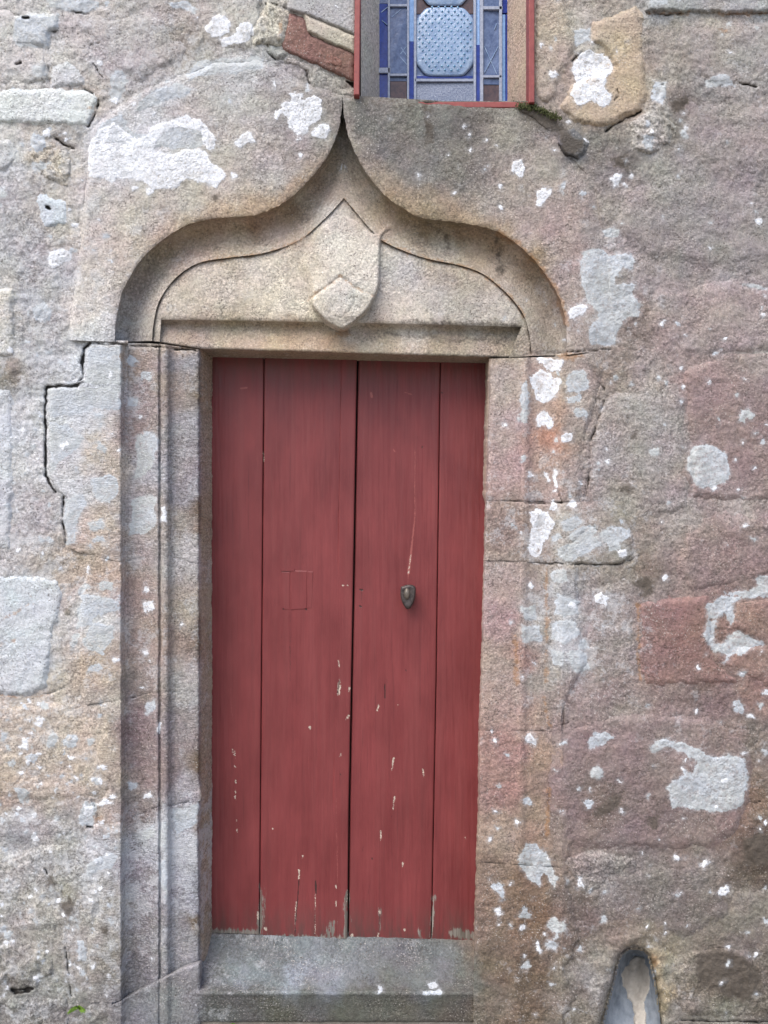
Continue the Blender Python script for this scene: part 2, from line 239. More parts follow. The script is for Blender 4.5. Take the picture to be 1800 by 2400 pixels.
GREY = [
 T(1,(90,250),(100,130),(200,90),(330,110),(380,90),(380,190),(325,210),(320,300),(200,310),(90,290)), T(1,(300,0),(640,0),(620,60),(540,90),(480,70),(400,60),(310,40)), T(1,(1080,20),(1200,10),(1280,60),(1250,80),(1100,40)),
 T(1,(710,500),(750,460),(800,470),(830,520),(800,580),(780,660),(720,650),(720,560)), T(1,(1210,480),(1280,400),(1420,380),(1700,375),(1700,440),(1500,480),(1400,470),(1230,510)), T(1,(920,640),(1000,590),(1140,540),(1240,580),(1200,620),(1100,640),(950,700),(880,720)), T(1,(220,1990),(280,1960),(330,2000),(320,2080),(230,2080)),
 T(1,(660,790),(780,740),(860,860),(980,880),(1010,830),(1280,790),(1350,900),(1300,960),(900,960),(600,900)), T(1,(220,870),(280,880),(300,950),(240,990),(200,940)), T(1,(210,1060),(290,1040),(300,1080),(230,1120)), T(1,(200,430),(300,430),(300,480),(230,500)),
 T(2,(320,560),(345,540),(350,590),(320,590)), T(2,(540,1060),(580,1060),(575,1110),(540,1110)),
 T(3,(440,1700),(470,1630),(580,1610),(640,1660),(740,1640),(800,1680),(790,1740),(720,1740),(680,1780),(650,1850),(800,1830),(790,1900),(830,1980),(820,2050),(740,2060),(680,2150),(660,2230),(520,2230),(500,2140),(560,2060),(540,2010),(480,1960),(460,1850),(450,1760)), T(3,(580,1500),(640,1470),(700,1500),(690,1540),(620,1530)), T(3,(1500,1850),(1600,1850),(1640,1870),(1600,1880)),
 T(3,(390,210),(500,180),(500,260),(420,300)), T(3,(1250,520),(1300,490),(1400,490),(1440,560),(1350,550),(1260,560)), T(3,(920,520),(1000,540),(980,680),(900,640)), T(3,(850,870),(920,880),(900,980),(860,950)), T(3,(1090,850),(1130,840),(1140,890),(1100,900)), T(3,(880,10),(1000,0),(1010,40),(900,50)),
 T(4,(310,300),(780,300),(780,440),(600,430),(480,480),(330,490)), T(4,(580,40),(780,30),(780,280),(550,270)), T(4,(320,520),(480,560),(520,680),(400,760),(330,860),(320,700)), T(4,(420,620),(540,600),(520,680),(400,700)), T(4,(580,900),(700,870),(770,880),(770,980),(700,1040),(620,1010)), T(4,(430,1020),(540,990),(560,1060),(500,1140),(490,1300),(440,1310),(415,1180)), T(4,(560,1170),(660,1150),(680,1200),(600,1230)), T(4,(600,1280),(670,1260),(680,1300),(610,1310)), T(4,(630,660),(700,680),(680,720),(620,700)),
 T(4,(810,120),(850,88),(910,130),(850,160)), T(4,(920,200),(980,200),(970,260),(920,250)), T(4,(830,370),(890,360),(880,420),(830,420)), T(4,(880,620),(980,580),(1030,650),(1000,760),(940,870),(860,900),(890,760)), T(4,(850,1030),(960,1000),(1020,1010),(1000,1100),(1020,1190),(930,1240),(835,1250),(860,1120)),
 T(4,(540,1640),(770,1680),(760,1740),(600,1790),(600,1830),(490,1860),(510,1740)), T(4,(600,1830),(740,1840),(740,1920),(690,1980),(660,2040),(580,2000),(540,1950),(570,1860)), T(4,(640,1570),(700,1550),(740,1570),(720,1620),(650,1610)), T(4,(470,1900),(520,1880),(500,1950),(460,2000)), T(4,(580,2100),(640,2080),(660,2130),(580,2150)), T(4,(500,1620),(560,1560),(580,1590),(520,1650)),
 T(6,(350,230),(400,190),(470,200),(505,260),(490,310),(430,330),(370,320)), T(6,(360,370),(440,340),(440,390),(370,400)), T(6,(390,440),(440,430),(490,460),(480,500),(430,490)), T(6,(65,270),(102,250),(102,520),(65,525)), C(6,72,755,20),
 T(6,(320,1170),(420,1130),(460,1170),(390,1230),(330,1230)), T(6,(370,1260),(480,1200),(540,1190),(550,1240),(470,1310),(380,1290)), T(6,(250,1280),(300,1250),(340,1280),(260,1300)), T(6,(290,1340),(400,1310),(560,1270),(570,1320),(460,1380),(400,1420),(320,1410)), T(6,(570,1250),(640,1200),(760,1210),(765,1270),(700,1300),(590,1310)), T(6,(600,1310),(680,1300),(700,1350),(620,1360)),
 T(6,(240,1500),(350,1480),(360,1540),(280,1570)), T(6,(300,1640),(430,1680),(430,1760),(340,1790),(270,1760)), T(6,(260,1830),(400,1800),(440,1900),(350,1960),(260,1930)), T(6,(370,2010),(440,1990),(490,2030),(500,2130),(420,2150),(360,2080)), C(6,465,1965,30), T(6,(250,2000),(340,2010),(330,2100),(260,2090)),
 T(6,(60,1720),(150,1720),(160,1800),(80,1800)), T(6,(60,1850),(180,1840),(190,1940),(80,1960)),
 T(6,(1140,750),(1170,690),(1230,665),(1310,680),(1380,740),(1415,830),(1400,900),(1330,935),(1240,950),(1190,920),(1140,830)),
 T(6,(1470,520),(1490,450),(1530,430),(1540,470),(1580,475),(1560,510),(1530,490),(1510,530)), T(6,(1570,1540),(1630,1520),(1720,1530),(1720,1600),(1600,1600)),
 T(6,(1265,1700),(1400,1640),(1500,1660),(1420,1700),(1440,1780),(1420,1840),(1370,1750),(1340,1790),(1270,1800)), T(6,(1260,1820),(1330,1810),(1300,1900),(1310,1970),(1400,1960),(1410,1900),(1480,1880),(1540,1920),(1640,1960),(1560,1980),(1480,2040),(1430,2020),(1370,2090),(1390,2040),(1310,2000),(1255,1950)), T(6,(1380,1630),(1560,1600),(1680,1600),(1680,1660),(1500,1650)),
 T(7,(0,330),(40,340),(30,380),(0,375)), T(7,(310,360),(340,320),(370,350),(350,400),(310,420)), T(7,(410,370),(450,330),(500,350),(500,400),(450,430),(400,410)), T(7,(560,360),(620,355),(600,400),(570,420)), T(7,(160,490),(210,445),(250,480),(220,530),(170,510)), T(7,(45,520),(90,500),(110,530),(80,550)), T(7,(100,680),(130,680),(190,710),(140,790),(120,740)), T(7,(500,860),(560,770),(640,790),(600,860),(600,940),(520,900)),
 T(7,(580,1170),(700,1100),(760,1130),(740,1190),(620,1220),(540,1270)), T(7,(0,1070),(50,1070),(40,1100)), T(7,(940,160),(1000,100),(1000,180),(940,210)), T(7,(1035,900),(1080,900),(1080,1080),(1035,1060)), T(7,(1035,1180),(1080,1150),(1080,1400),(1035,1300)), T(7,(920,960),(1000,930),(1000,1000),(930,1010)), T(7,(840,640),(880,640),(880,680),(840,680)),
 T(7,(1120,830),(1290,790),(1270,900),(1150,980)), T(7,(500,1680),(545,1680),(550,1800),(510,1800)), T(7,(260,130),(310,120),(300,170),(260,180)),
 T(8,(1520,1310),(1570,1295),(1610,1340),(1610,1400),(1560,1360)), T(8,(1105,1945),(1160,1935),(1180,1970),(1130,1985)), T(8,(1080,2010),(1200,1990),(1210,2020),(1100,2030)),
 T(8,(790,1970),(820,1965),(830,2000),(800,2010)),
 T(9,(495,370),(530,330),(600,320),(655,350),(620,390),(520,420)), T(9,(510,570),(550,545),(590,570),(560,630),(515,610)),
 T(9,(905,420),(940,380),(1000,365),(1100,390),(1200,430),(1330,490),(1400,465),(1490,490),(1530,580),(1510,700),(1480,800),(1400,835),(1200,820),(1050,800),(1010,680),(1100,600),(1120,560),(1160,600),(1200,520),(1100,440),(1000,410),(920,455)),
 T(9,(1430,130),(1480,110),(1500,160),(1480,190),(1440,170)), T(9,(1590,140),(1630,135),(1610,160)), T(9,(40,1140),(90,1050),(160,1050),(230,1120),(300,1270),(270,1320),(200,1230),(170,1320),(90,1240),(50,1180)),
 T(9,(215,1570),(260,1530),(350,1570),(330,1610),(280,1620)), T(9,(215,1690),(260,1670),(300,1700),(270,1740)), T(9,(410,1740),(440,1710),(450,1745)), T(9,(30,1510),(80,1450),(130,1510),(60,1530)), C(9,100,1830,20), C(9,290,1650,16), C(9,100,765,28),
]
DARK = [T(1,(1360,1260),(1430,1250),(1420,1310),(1370,1310)), T(3,(20,700),(180,690),(310,800),(470,920),(420,1010),(330,990),(290,860),(170,820)), T(9,(1190,1780),(1300,1720),(1480,1760),(1600,1850),(1640,1980),(1500,2060),(1330,2020),(1180,1960),(1200,1900)), T(9,(1490,1010),(1600,970),(1700,1000),(1700,1190),(1510,1190)), T(9,(620,740),(720,700),(720,800),(580,880),(510,850)), T(3,(1030,660),(1130,610),(1170,650),(1100,720),(1030,750)), T(3,(660,1010),(750,1000),(760,1090),(660,1090)),
 T(7,(280,1280),(330,1260),(370,1300),(310,1360)), T(7,(380,1450),(440,1380),(500,1420),(470,1530),(390,1500)), T(7,(650,1590),(700,1570),(720,1630),(670,1650)), T(6,(770,600),(800,570),(830,640),(760,630)), T(6,(720,480),(750,480),(740,510)), T(6,(660,960),(760,920),(820,960),(740,990)),
 T(9,(880,880),(960,860),(950,940),(890,950)), T(6,(780,1560),(900,1520),(920,1620),(860,1660)), T(1,(350,900),(430,890),(490,960),(430,950)), T(3,(20,690),(120,690),(300,800),(320,830),(250,840),(100,780)), T(9,(1640,1860),(1700,1860),(1700,2000)), T(3,(360,960),(420,930),(480,950),(420,1000),(360,1000))]
OCHRE = [T(6,(280,80),(340,65),(470,70),(480,110),(380,125),(300,115)), T(6,(1205,790),(1240,770),(1262,810),(1225,830)), T(6,(1155,880),(1190,860),(1185,890)), T(2,(520,2140),(600,2130),(620,2170),(560,2200),(510,2180)), T(9,(1150,40),(1160,30),(1170,60)), T(3,(1090,85),(1160,70),(1140,105),(1090,105)), T(3,(1330,180),(1410,180),(1400,210),(1330,200)), T(7,(600,880),(660,850),(690,920),(640,930)), T(1,(460,560),(500,570),(500,590),(470,585)),T(1,(560,690),(600,680),(600,720),(570,720)),T(9,(900,1760),(960,1800),(930,1840),(905,1800))]
CRACK = [(T(2,(585,535),(630,552)),11),(T(4,(1290,62),(1000,36),(780,18),(585,16)),4),(T(4,(585,16),(545,50),(535,120),(535,240),(500,288),(400,292),(310,295)),6),(T(4,(310,295),(298,360),(294,480),(296,700),(300,880),(330,935),(362,978)),6),(T(4,(413,1010),(405,1150),(412,1220),(428,1300)),4),(T(4,(428,1310),(400,1360)),2),
 (T(1,(635,645),(620,730),(598,770),(572,825)),4),(T(1,(320,430),(322,570)),2),(T(1,(325,210),(370,200)),4),(T(1,(545,575),(600,610)),3),(T(1,(150,120),(185,115)),5),(T(1,(105,415),(140,405)),5),(T(1,(460,65),(500,85),(580,88)),3),(T(1,(570,350),(590,290),(650,270)),2),(T(1,(600,410),(660,500)),2),(T(1,(360,900),(420,940),(480,965)),4),(T(1,(310,1340),(316,1355)),7),
 (T(6,(0,90),(150,78),(300,70),(480,60),(720,50)),3),(T(6,(600,390),(545,540),(505,660),(500,880),(468,1045)),3),(T(6,(0,1042),(200,1048),(330,1050)),3.5),(T(6,(150,1435),(400,1445),(700,1445),(780,1410),(860,1370)),3),(T(6,(270,1430),(420,1270),(520,1190),(560,1230)),2),(T(6,(290,960),(325,1045)),2),(T(6,(540,150),(530,210),(600,320)),2),
 (T(7,(420,1710),(436,1780),(445,1850),(455,1960),(465,2030)),3),(T(7,(0,68),(130,88),(320,70),(450,15)),2),(T(7,(790,110),(900,85),(1000,58)),2),(T(7,(1190,785),(1225,765)),5),(T(7,(570,935),(600,940)),5),(T(7,(295,1210),(305,1240)),4),
 (T(2,(75,280),(80,350),(130,390)),3),(T(2,(325,460),(335,510),(352,545)),2.5),(T(2,(100,20),(200,60),(300,92)),2),(T(2,(20,170),(55,110),(70,20)),1.5),(T(3,(455,330),(400,380),(385,405)),3),(T(3,(835,725),(740,770),(600,850)),5),(T(3,(870,85),(1000,95),(1100,88)),3),(T(3,(1370,95),(1660,85)),2),(T(3,(300,940),(340,1000),(420,1025)),3),(T(3,(680,580),(690,620),(660,650)),2),(T(3,(1480,545),(1580,565)),4),
 (T(3,(960,548),(985,548)),6),(T(7,(600,760),(640,900)),1.5),(T(9,(230,300),(290,290),(400,240)),2),(T(9,(1560,780),(1659,770)),2),(T(7,(80,1990),(215,1985)),8),(T(7,(100,2010),(190,2005)),6),(T(9,(1100,2190),(1700,2200)),4),(T(7,(1010,1000),(1000,820)),1),(T(2,(580,1190),(585,1000)),1.5)]
F_W, F_G, F_D, F_O, F_C = (new_field() for _ in range(5))
for p in WHITE: stamp(F_W, p)
for p in GREY: stamp(F_G, p)
for p in DARK: stamp(F_D, p)
for p in OCHRE: stamp(F_O, p)
for p, w in CRACK: stroke(F_C, p, w)
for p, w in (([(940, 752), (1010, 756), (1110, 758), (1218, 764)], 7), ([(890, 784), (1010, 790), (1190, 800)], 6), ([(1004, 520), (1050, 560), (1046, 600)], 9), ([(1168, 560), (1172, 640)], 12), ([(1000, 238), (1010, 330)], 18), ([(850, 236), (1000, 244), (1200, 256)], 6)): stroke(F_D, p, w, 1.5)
# a scatter of small lichen spots, denser where the wall carries them
for i in range(620):
    u, v = rng.uniform(-250, 2050), rng.uniform(-250, 2450); r = rng.uniform(2.2, 5.0) if rng.random() < .8 else rng.uniform(5, 9)
    if 280 < u < 1150 and v > 480: continue
    if 800 < u < 1260 and v < 240: continue
    if fbm(np.array([u]), np.array([v]), 260, 2, 77)[0] < -.12: continue
    poly = [(u+r*(1+.3*math.sin(2*a+i))*math.cos(a), v+r*(1+.3*math.cos(3*a+i))*math.sin(a)) for a in [k*math.pi/4 for k in range(8)]]
    stamp(F_W if rng.random() < .55 else F_G, poly)
for (u0, u1, v0, v1, n, wh) in ((-40, 275, 1640, 2340, 270, .5), (1130, 1330, 1650, 2390, 14, .4), (1300, 1800, 1640, 2390, 26, .3), (-40, 270, 300, 1300, 110, .3), (1300, 1800, 250, 1300, 36, .3)):
    for i in range(n):
        u, v = rng.uniform(u0, u1), rng.uniform(v0, v1); r = rng.gamma(2.2, 1.15)+1.3
        if u1 < 300 and v > 1600 and fbm(np.array([u]), np.array([v]), 110, 2, 78)[0] < -.08: continue
        poly = [(u+r*(1+.35*math.sin(2*a+i))*math.cos(a), v+r*(1+.3*math.cos(3*a+i))*math.sin(a)) for a in [k*math.pi/4 for k in range(8)]]
        stamp(F_W if rng.random() < wh else F_G, poly)
# ochre lines that run along the mouldings
OG_L = [(268,801),(271,760),(284,694),(309,640),(347,591),(401,548),(456,521),(521,510),(591,505),(640,488),(684,461),(727,418),(765,369),(790,315),(800,262),(803,226)]
OG_R = [(1328,832),(1326,760),(1313,705),(1291,662),(1259,618),(1215,575),(1166,543),(1107,526),(1047,518),(987,510),(944,488),(906,461),(868,418),(841,374),(819,325),(808,277),(803,226)]
IN_L = [(356,799),(360,757),(372,708),(400,664),(437,631),(477,613),(543,603),(608,595),(662,580),(705,561),(738,534),(775,498),(806,464)]
IN_R = [(1247,834),(1240,780),(1228,740),(1204,705),(1172,673),(1128,640),(1074,621),(1009,608),(955,591),(900,566),(868,537),(835,498),(806,464)]
for pts, w in ((OG_R[1:7], 10), (IN_R[2:10], 6), (IN_R[10:], 2.5), (IN_L[5:11], 5), (T(2,(335,1945),(550,1790),(640,1860),(780,1925)), 4), (T(6,(222,1480),(222,2000),(215,2212)), 5), (T(9,(200,100),(250,290)), 5), (T(9,(240,700),(225,980)), 6), (T(3,(880,85),(1100,90)), 5), (T(3,(1350,92),(1660,88)), 5), (T(4,(30,1800),(200,1700),(190,1650)), 3), (T(4,(0,1960),(100,1940)), 4), (T(6,(1600-590,0),(1080,240)), 0), (T(6,(815,1700),(822,1900),(812,2020),(830,2200)), 5), (T(6,(20,1900),(30,2212)), 8), (T(7,(0,78),(130,98),(320,80)), 3), (T(2,(165,130),(150,240)), 5)):
    if w: stroke(F_O, pts, w*1.7)
enc = lambda F: (np.clip(F, -RNG_PX, RNG_PX)/(2*RNG_PX)+.5).astype(np.float32)
LICH = np.stack([enc(F_W), enc(F_G), enc(F_D), enc(F_O)], -1); E_C = enc(F_C)

# ------------------------------------------------------------------ object helpers
def empty(name, loc, label=None, cat=None, group=None, kind=None):
    o = bpy.data.objects.new(name, None); COL.objects.link(o); o.location = loc; o.empty_display_size = .05
    props(o, label, cat, group, kind); return o
def props(o, label=None, cat=None, group=None, kind=None):
    for k, val in (('label', label), ('category', cat), ('group', group), ('kind', kind)):
        if val: o[k] = val
def world_loc(o):
    l = np.zeros(3)
    while o: l += np.array(o.location); o = o.parent
    return l
def obj(name, co, faces, mat, parent=None, attrs=None, smooth=True):
    """co: (N,3) world positions; faces: list of tuples or (M,k) array"""
    co = np.asarray(co, np.float64)
    off = world_loc(parent) if parent else np.zeros(3)
    me = bpy.data.meshes.new(name)
    if isinstance(faces, np.ndarray):
        k = faces.shape[1]; M = len(faces)
        me.vertices.add(len(co)); me.vertices.foreach_set('co', (co-off).astype(np.float32).ravel())
        me.loops.add(M*k); me.loops.foreach_set('vertex_index', faces.astype(np.int32).ravel())
        me.polygons.add(M); me.polygons.foreach_set('loop_start', np.arange(0, M*k, k, dtype=np.int32))
        me.update(calc_edges=True)
    else:
        me.from_pydata((co-off).tolist(), [], [tuple(f) for f in faces]); me.update()
    if smooth: me.polygons.foreach_set('use_smooth', np.ones(len(me.polygons), bool))
    for nm, a in (attrs or {}).items():
        a = np.asarray(a, np.float32)
        if a.shape[1] == 3: a = np.c_[a, np.ones(len(a), np.float32)]
        at = me.color_attributes.new(nm, 'FLOAT_COLOR', 'POINT'); at.data.foreach_set('color', a.ravel())
    if mat: me.materials.append(mat)
    o = bpy.data.objects.new(name, me); COL.objects.link(o)
    if parent: o.parent = parent
    return o
def grid_faces(nr, nc, off=0):
    i = np.arange(nr-1)[:, None]*nc+np.arange(nc-1)[None, :]; i = i.ravel()+off
    return np.stack([i, i+nc, i+nc+1, i+1], 1)       # facing -y when rows run down and columns run right
FILM = [(1290,310,.0),(1240,280,.0),(1000,300,.08),(1100,300,.12),(0,0,.55),(200,300,.7),(400,250,.7),(650,250,.45),(100,700,.7),(300,600,.5),(60,1100,.6),(200,1000,.8),(430,1100,.5),(330,1100,.35),(60,1450,.8),(200,1500,.6),(430,1700,.45),(330,1800,.3),(100,1800,.55),(230,2050,.8),(100,2200,.55),(430,1950,.95),(440,2100,.7),(430,2300,.4),(600,680,.3),(1050,700,.3),(800,450,.12),(1100,400,.28),(1000,550,.05),(600,520,.05),(1300,560,.45),(1430,680,.6),(1600,300,.35),(1700,150,.45),(1650,600,.3),(1700,950,.15),(1480,980,.45),(1240,900,.4),(1320,1250,.7),(1330,1480,.8),(1700,1400,.25),(1580,1780,.45),(1400,1850,.1),(1180,1500,.35),(1200,2000,.12),(1400,2100,.4),(1650,2150,.2),(1400,2300,.5),(1650,2370,.45),(1720,2290,.1),(700,2280,.40),(950,2270,.25),(800,2380,.05)]
def film(u, v):
    n = np.zeros(np.shape(u)); d = np.zeros(np.shape(u))
    for a, b, w in FILM:
        k = 1/((u-a)**2+(v-b)**2+60.**2)**1.6; n += k*w; d += k
    return n/d
def stone_attrs(u, v, tint=None, mix=.6, tool=0.0, lich=True, gain=1.0, grain=1.0):
    b = bil(BASE, u, v)
    if tint is not None: b = b*(1-mix)+alb(*fixc(tint, float(u.mean()), float(v.mean())))*mix
    b = b*gain
    l = bil(LICH, u, v).copy()
    if not lich: l[:, :2] = 0
    aux = np.stack([bil(E_C, u, v), np.zeros_like(u)+tool, film(u, v)*(1 if lich else .3), np.zeros_like(u)+grain], -1)
    return {'base': b, 'lich': l, 'aux': aux}
def relief(u, v, amp=1.0, s=0):
    """metres, plus = towards the viewer"""
    return amp*(.0055*fbm(u, v, 120, 2, 40+s)+.0036*fbm(u, v, 34, 2, 50+s)+.0026*fbm(u, v, 11, 2, 60+s))
def growth(u, v):
    l = bil(LICH, u, v); c = bil(E_C, u, v)
    return .0012*sstep(.5, .58, l[:, 0])+.0008*sstep(.5, .58, l[:, 1])-.016*sstep(.46, .58, c)

# ------------------------------------------------------------------ materials
def nodes(name):
    m = bpy.data.materials.new(name); m.use_nodes = True; nt = m.node_tree; nt.nodes.clear()
    out = nt.nodes.new('ShaderNodeOutputMaterial'); b = nt.nodes.new('ShaderNodeBsdfPrincipled'); nt.links.new(b.outputs[0], out.inputs[0])
    return m, nt, b
class G:
    """small node-graph helper"""
    def __init__(s, nt): s.nt = nt
    def n(s, t, **k):
        x = s.nt.nodes.new(t)
        for a, b in k.items(): setattr(x, a, b)
        return x
    def put(s, sock, val):
        if hasattr(val, 'is_linked'): s.nt.links.new(val, sock)
        else: sock.default_value = val
    def math(s, op, a, b=0.0, c=None, clamp=False):
        x = s.n('ShaderNodeMath', operation=op, use_clamp=clamp); s.put(x.inputs[0], a); s.put(x.inputs[1], b)
        if c is not None: s.put(x.inputs[2], c)
        return x.outputs[0]
    def map(s, v, a, b, c, d, smooth=False):
        x = s.n('ShaderNodeMapRange'); x.interpolation_type = 'SMOOTHSTEP' if smooth else 'LINEAR'
        s.put(x.inputs[0], v)
        for i, q in enumerate((a, b, c, d)): s.put(x.inputs[i+1], q)
        return x.outputs[0]
    def mix(s, f, a, b, mode='MIX'):
        x = s.n('ShaderNodeMix', data_type='RGBA', blend_type=mode); s.put(x.inputs[0], f)
        for sock, q in ((x.inputs[6], a), (x.inputs[7], b)):
            if isinstance(q, tuple) and len(q) == 3: q = q+(1,)
            s.put(sock, q)
        return x.outputs[2]
    def noise(s, vec, scale, detail=2.0, rough=.5, dist=0.0, col=False):
        x = s.n('ShaderNodeTexNoise'); s.put(x.inputs['Vector'], vec); x.inputs['Scale'].default_value = scale
        x.inputs['Detail'].default_value = detail; x.inputs['Roughness'].default_value = rough; x.inputs['Distortion'].default_value = dist
        return x.outputs['Color' if col else 'Fac']
    def vscale(s, vec, sc_, rot=(0, 0, 0)):
        x = s.n('ShaderNodeMapping'); s.put(x.inputs[0], vec); x.inputs['Rotation'].default_value = rot; x.inputs['Scale'].default_value = sc_
        return x.outputs[0]
    def attr(s, name):
        x = s.n('ShaderNodeAttribute', attribute_name=name); return x
    def sep(s, c):
        x = s.n('ShaderNodeSeparateColor'); s.put(x.inputs[0], c); return x.outputs
def stone_material(name='stone', pits=1.0):
    m, nt, b = nodes(name); g = G(nt)
    pos = g.n('ShaderNodeNewGeometry').outputs['Position']
    base = g.attr('base'); lich = g.attr('lich'); aux = g.attr('aux')
    lr, lg, lb = g.sep(lich.outputs['Color']); la = lich.outputs['Alpha']
    cr, tool, fden = g.sep(aux.outputs['Color']); grain = aux.outputs['Alpha']
    n_big = g.noise(pos, 9, 4, .6, col=True)
    n_mid = g.noise(pos, 42, 5, .68)
    n_gr = g.noise(pos, 130, 3, .65)
    n_fine = g.noise(pos, 330, 2, .6)
    n_edge = g.noise(pos, 95, 3, .7)
    tv = g.vscale(pos, (60, 60, 260), (0, math.radians(-28), 0))
    n_tool = g.noise(tv, 1.0, 2, .6)
    vd = g.n('ShaderNodeVectorMath', operation='ADD'); g.put(vd.inputs[0], pos); vs_ = g.n('ShaderNodeVectorMath', operation='SCALE'); g.put(vs_.inputs[0], g.noise(pos, 60, 2, .6, col=True)); vs_.inputs[3].default_value = .012; g.nt.links.new(vs_.outputs[0], vd.inputs[1])
    vo = g.n('ShaderNodeTexVoronoi'); g.put(vo.inputs['Vector'], vd.outputs[0]); vo.inputs['Scale'].default_value = 125; vo.inputs['Randomness'].default_value = 1
    vcell = g.sep(vo.outputs['Color'])[0]; vdist = vo.outputs['Distance']
    vmask = g.map(g.noise(pos, 7, 3, .6), .36, .60, .15, 1.0)
    fv = g.math('MULTIPLY', g.map(vcell, 0, 1, .88, 1.13), g.map(vdist, .30, .75, 1.05, .74))
    fv = g.math('MULTIPLY_ADD', g.math('SUBTRACT', fv, 1.0), vmask, 1.0)
    # patches of warmer / cooler stone
    col = g.mix(.16, base.outputs['Color'], n_big, 'SOFT_LIGHT')
    f = g.map(n_mid, .3, .7, .84, 1.14)
    f2 = g.map(n_gr, .32, .68, .78, 1.20)
    f3 = g.map(n_fine, .3, .7, .83, 1.15)
    f = g.math('MULTIPLY', g.math('MULTIPLY', g.math('MULTIPLY', f, f2), f3), fv)
    tl = g.math('MULTIPLY_ADD', g.map(n_tool, .36, .62, -.34, .16), tool, 1.0)
    f = g.math('MULTIPLY_ADD', g.math('SUBTRACT', f, 1.0), grain, 1.0, clamp=False); f = g.math('MAXIMUM', f, .25)
    f = g.math('MULTIPLY', f, tl)
    vec = g.n('ShaderNodeVectorMath', operation='SCALE'); g.put(vec.inputs[0], col); g.put(vec.inputs[3], f); col = vec.outputs[0]
    # dark grains and pits, pale grains
    dk = g.map(g.noise(pos, 185, 2, .75), .575, .655, 0, .80)
    dk = g.math('MULTIPLY', dk, g.map(g.noise(pos, 13, 2), .38, .62, .25, 1.0))
    col = g.mix(dk, col, (.070, .058, .050))
    lt = g.map(g.noise(pos, 205, 1, .5), .63, .72, 0, .55)
    lt = g.math('MULTIPLY', lt, g.map(g.noise(pos, 8, 2), .42, .62, .1, 1.0))
    col = g.mix(lt, col, (.55, .52, .49))
    # thin chalky film of lichen, broken up
    fn = g.math('ADD', g.noise(pos, 15, 6, .72), g.math('MULTIPLY_ADD', n_gr, .22, -.11))
    fm = g.map(g.math('ADD', fn, g.math('MULTIPLY_ADD', fden, .30, -.15)), .53, .64, 0, 1, True)
    fm = g.math('MULTIPLY', fm, g.math('MULTIPLY_ADD', fden, .52, .04))
    col = g.mix(fm, col, g.mix(g.map(n_fine, .3, .7, 0, 1), (.42, .44, .465), (.62, .645, .68)))
    # ochre / rust, dirt
    oc = g.map(g.math('ADD', la, g.math('ADD', g.math('MULTIPLY_ADD', n_edge, .8, -.4), g.math('MULTIPLY_ADD', n_mid, .5, -.25))), .44, .70, 0, .52, True)
    col = g.mix(oc, col, (.30, .155, .060))
    dm = g.map(g.math('ADD', lb, g.math('MULTIPLY_ADD', n_edge, .9, -.45)), .30, .80, 0, .85, True)
    col = g.mix(dm, col, (.082, .070, .058))
    # grey-blue crust lichen
    e2 = g.math('MULTIPLY_ADD', n_edge, .40, -.20); e3 = g.math('MULTIPLY_ADD', n_fine, .20, -.10)
    soft = g.map(g.noise(pos, 6.5, 2), .40, .62, .02, .13)
    sd_ = g.math('MULTIPLY', g.math('SUBTRACT', g.noise(pos, 150, 3, .75), .5), g.math('MULTIPLY', soft, 3.2))
    e2 = g.math('ADD', e2, sd_); lo = g.math('SUBTRACT', .495, soft); hi = g.math('MULTIPLY_ADD', soft, .6, .51)
    gm = g.map(g.math('ADD', g.math('ADD', lg, e2), e3), lo, hi, 0, 1, True)
    holes = g.map(g.noise(pos, 85, 4, .75), .37, .51, .25, .97)
    gm2 = g.math('MULTIPLY', gm, g.math('SUBTRACT', 1.0, g.math('MULTIPLY', g.math('SUBTRACT', 1.0, holes), g.map(lg, .54, .74, .15, .85)), clamp=True))
    gcol = g.mix(g.map(n_gr, .3, .7, 0, 1), (.36, .40, .445), (.55, .60, .655))
    hue = g.noise(pos, 10, 2, .5, col=True); gcol = g.mix(g.map(g.sep(hue)[0], .40, .62, 0, .55), gcol, (.43, .45, .41))
    gcol = g.mix(g.math('MULTIPLY', g.map(lg, .58, .85, 0, 1), g.map(g.noise(pos, 48, 4, .7), .42, .60, 0, .55)), gcol, (.30, .315, .325))
    col = g.mix(gm2, col, gcol)
    ha = g.map(g.math('ADD', g.math('MAXIMUM', lg, lr), g.math('MULTIPLY_ADD', n_edge, .7, -.35)), .16, .52, 0, .34, True)
    ha = g.math('MULTIPLY', ha, g.map(n_mid, .38, .62, .15, 1.0)); col = g.mix(ha, col, (.46, .48, .505))
    # white crust lichen
    wm = g.map(g.math('ADD', g.math('ADD', lr, g.math('MULTIPLY', e2, .8)), e3), g.math('MULTIPLY_ADD', soft, -.55, .495), g.math('MULTIPLY_ADD', soft, .8, .505), 0, 1, True)
    wm2 = g.math('MULTIPLY', wm, g.math('SUBTRACT', 1.0, g.math('MULTIPLY', g.math('SUBTRACT', 1.0, g.math('MULTIPLY', g.map(g.noise(pos, 120, 3, .75), .36, .48, .30, 1.0), g.map(g.noise(pos, 20, 3, .6), .36, .52, .62, 1.0))), g.map(lr, .55, .75, .15, 1.15)), clamp=True))
    wcol = g.mix(g.map(n_gr, .35, .7, 0, 1), (.64, .675, .72), (.80, .82, .86))
    wcol = g.mix(g.math('MULTIPLY', g.map(lr, .58, .90, .15, 1), g.map(g.noise(pos, 34, 4, .72), .44, .62, 0, .55)), wcol, (.47, .50, .525))
    col = g.mix(wm2, col, wcol)
    ck = g.map(g.math('ADD', cr, g.math('MULTIPLY_ADD', n_edge, .10, -.05)), .48, .56, 0, .9, True)
    col = g.mix(ck, col, (.028, .023, .019))
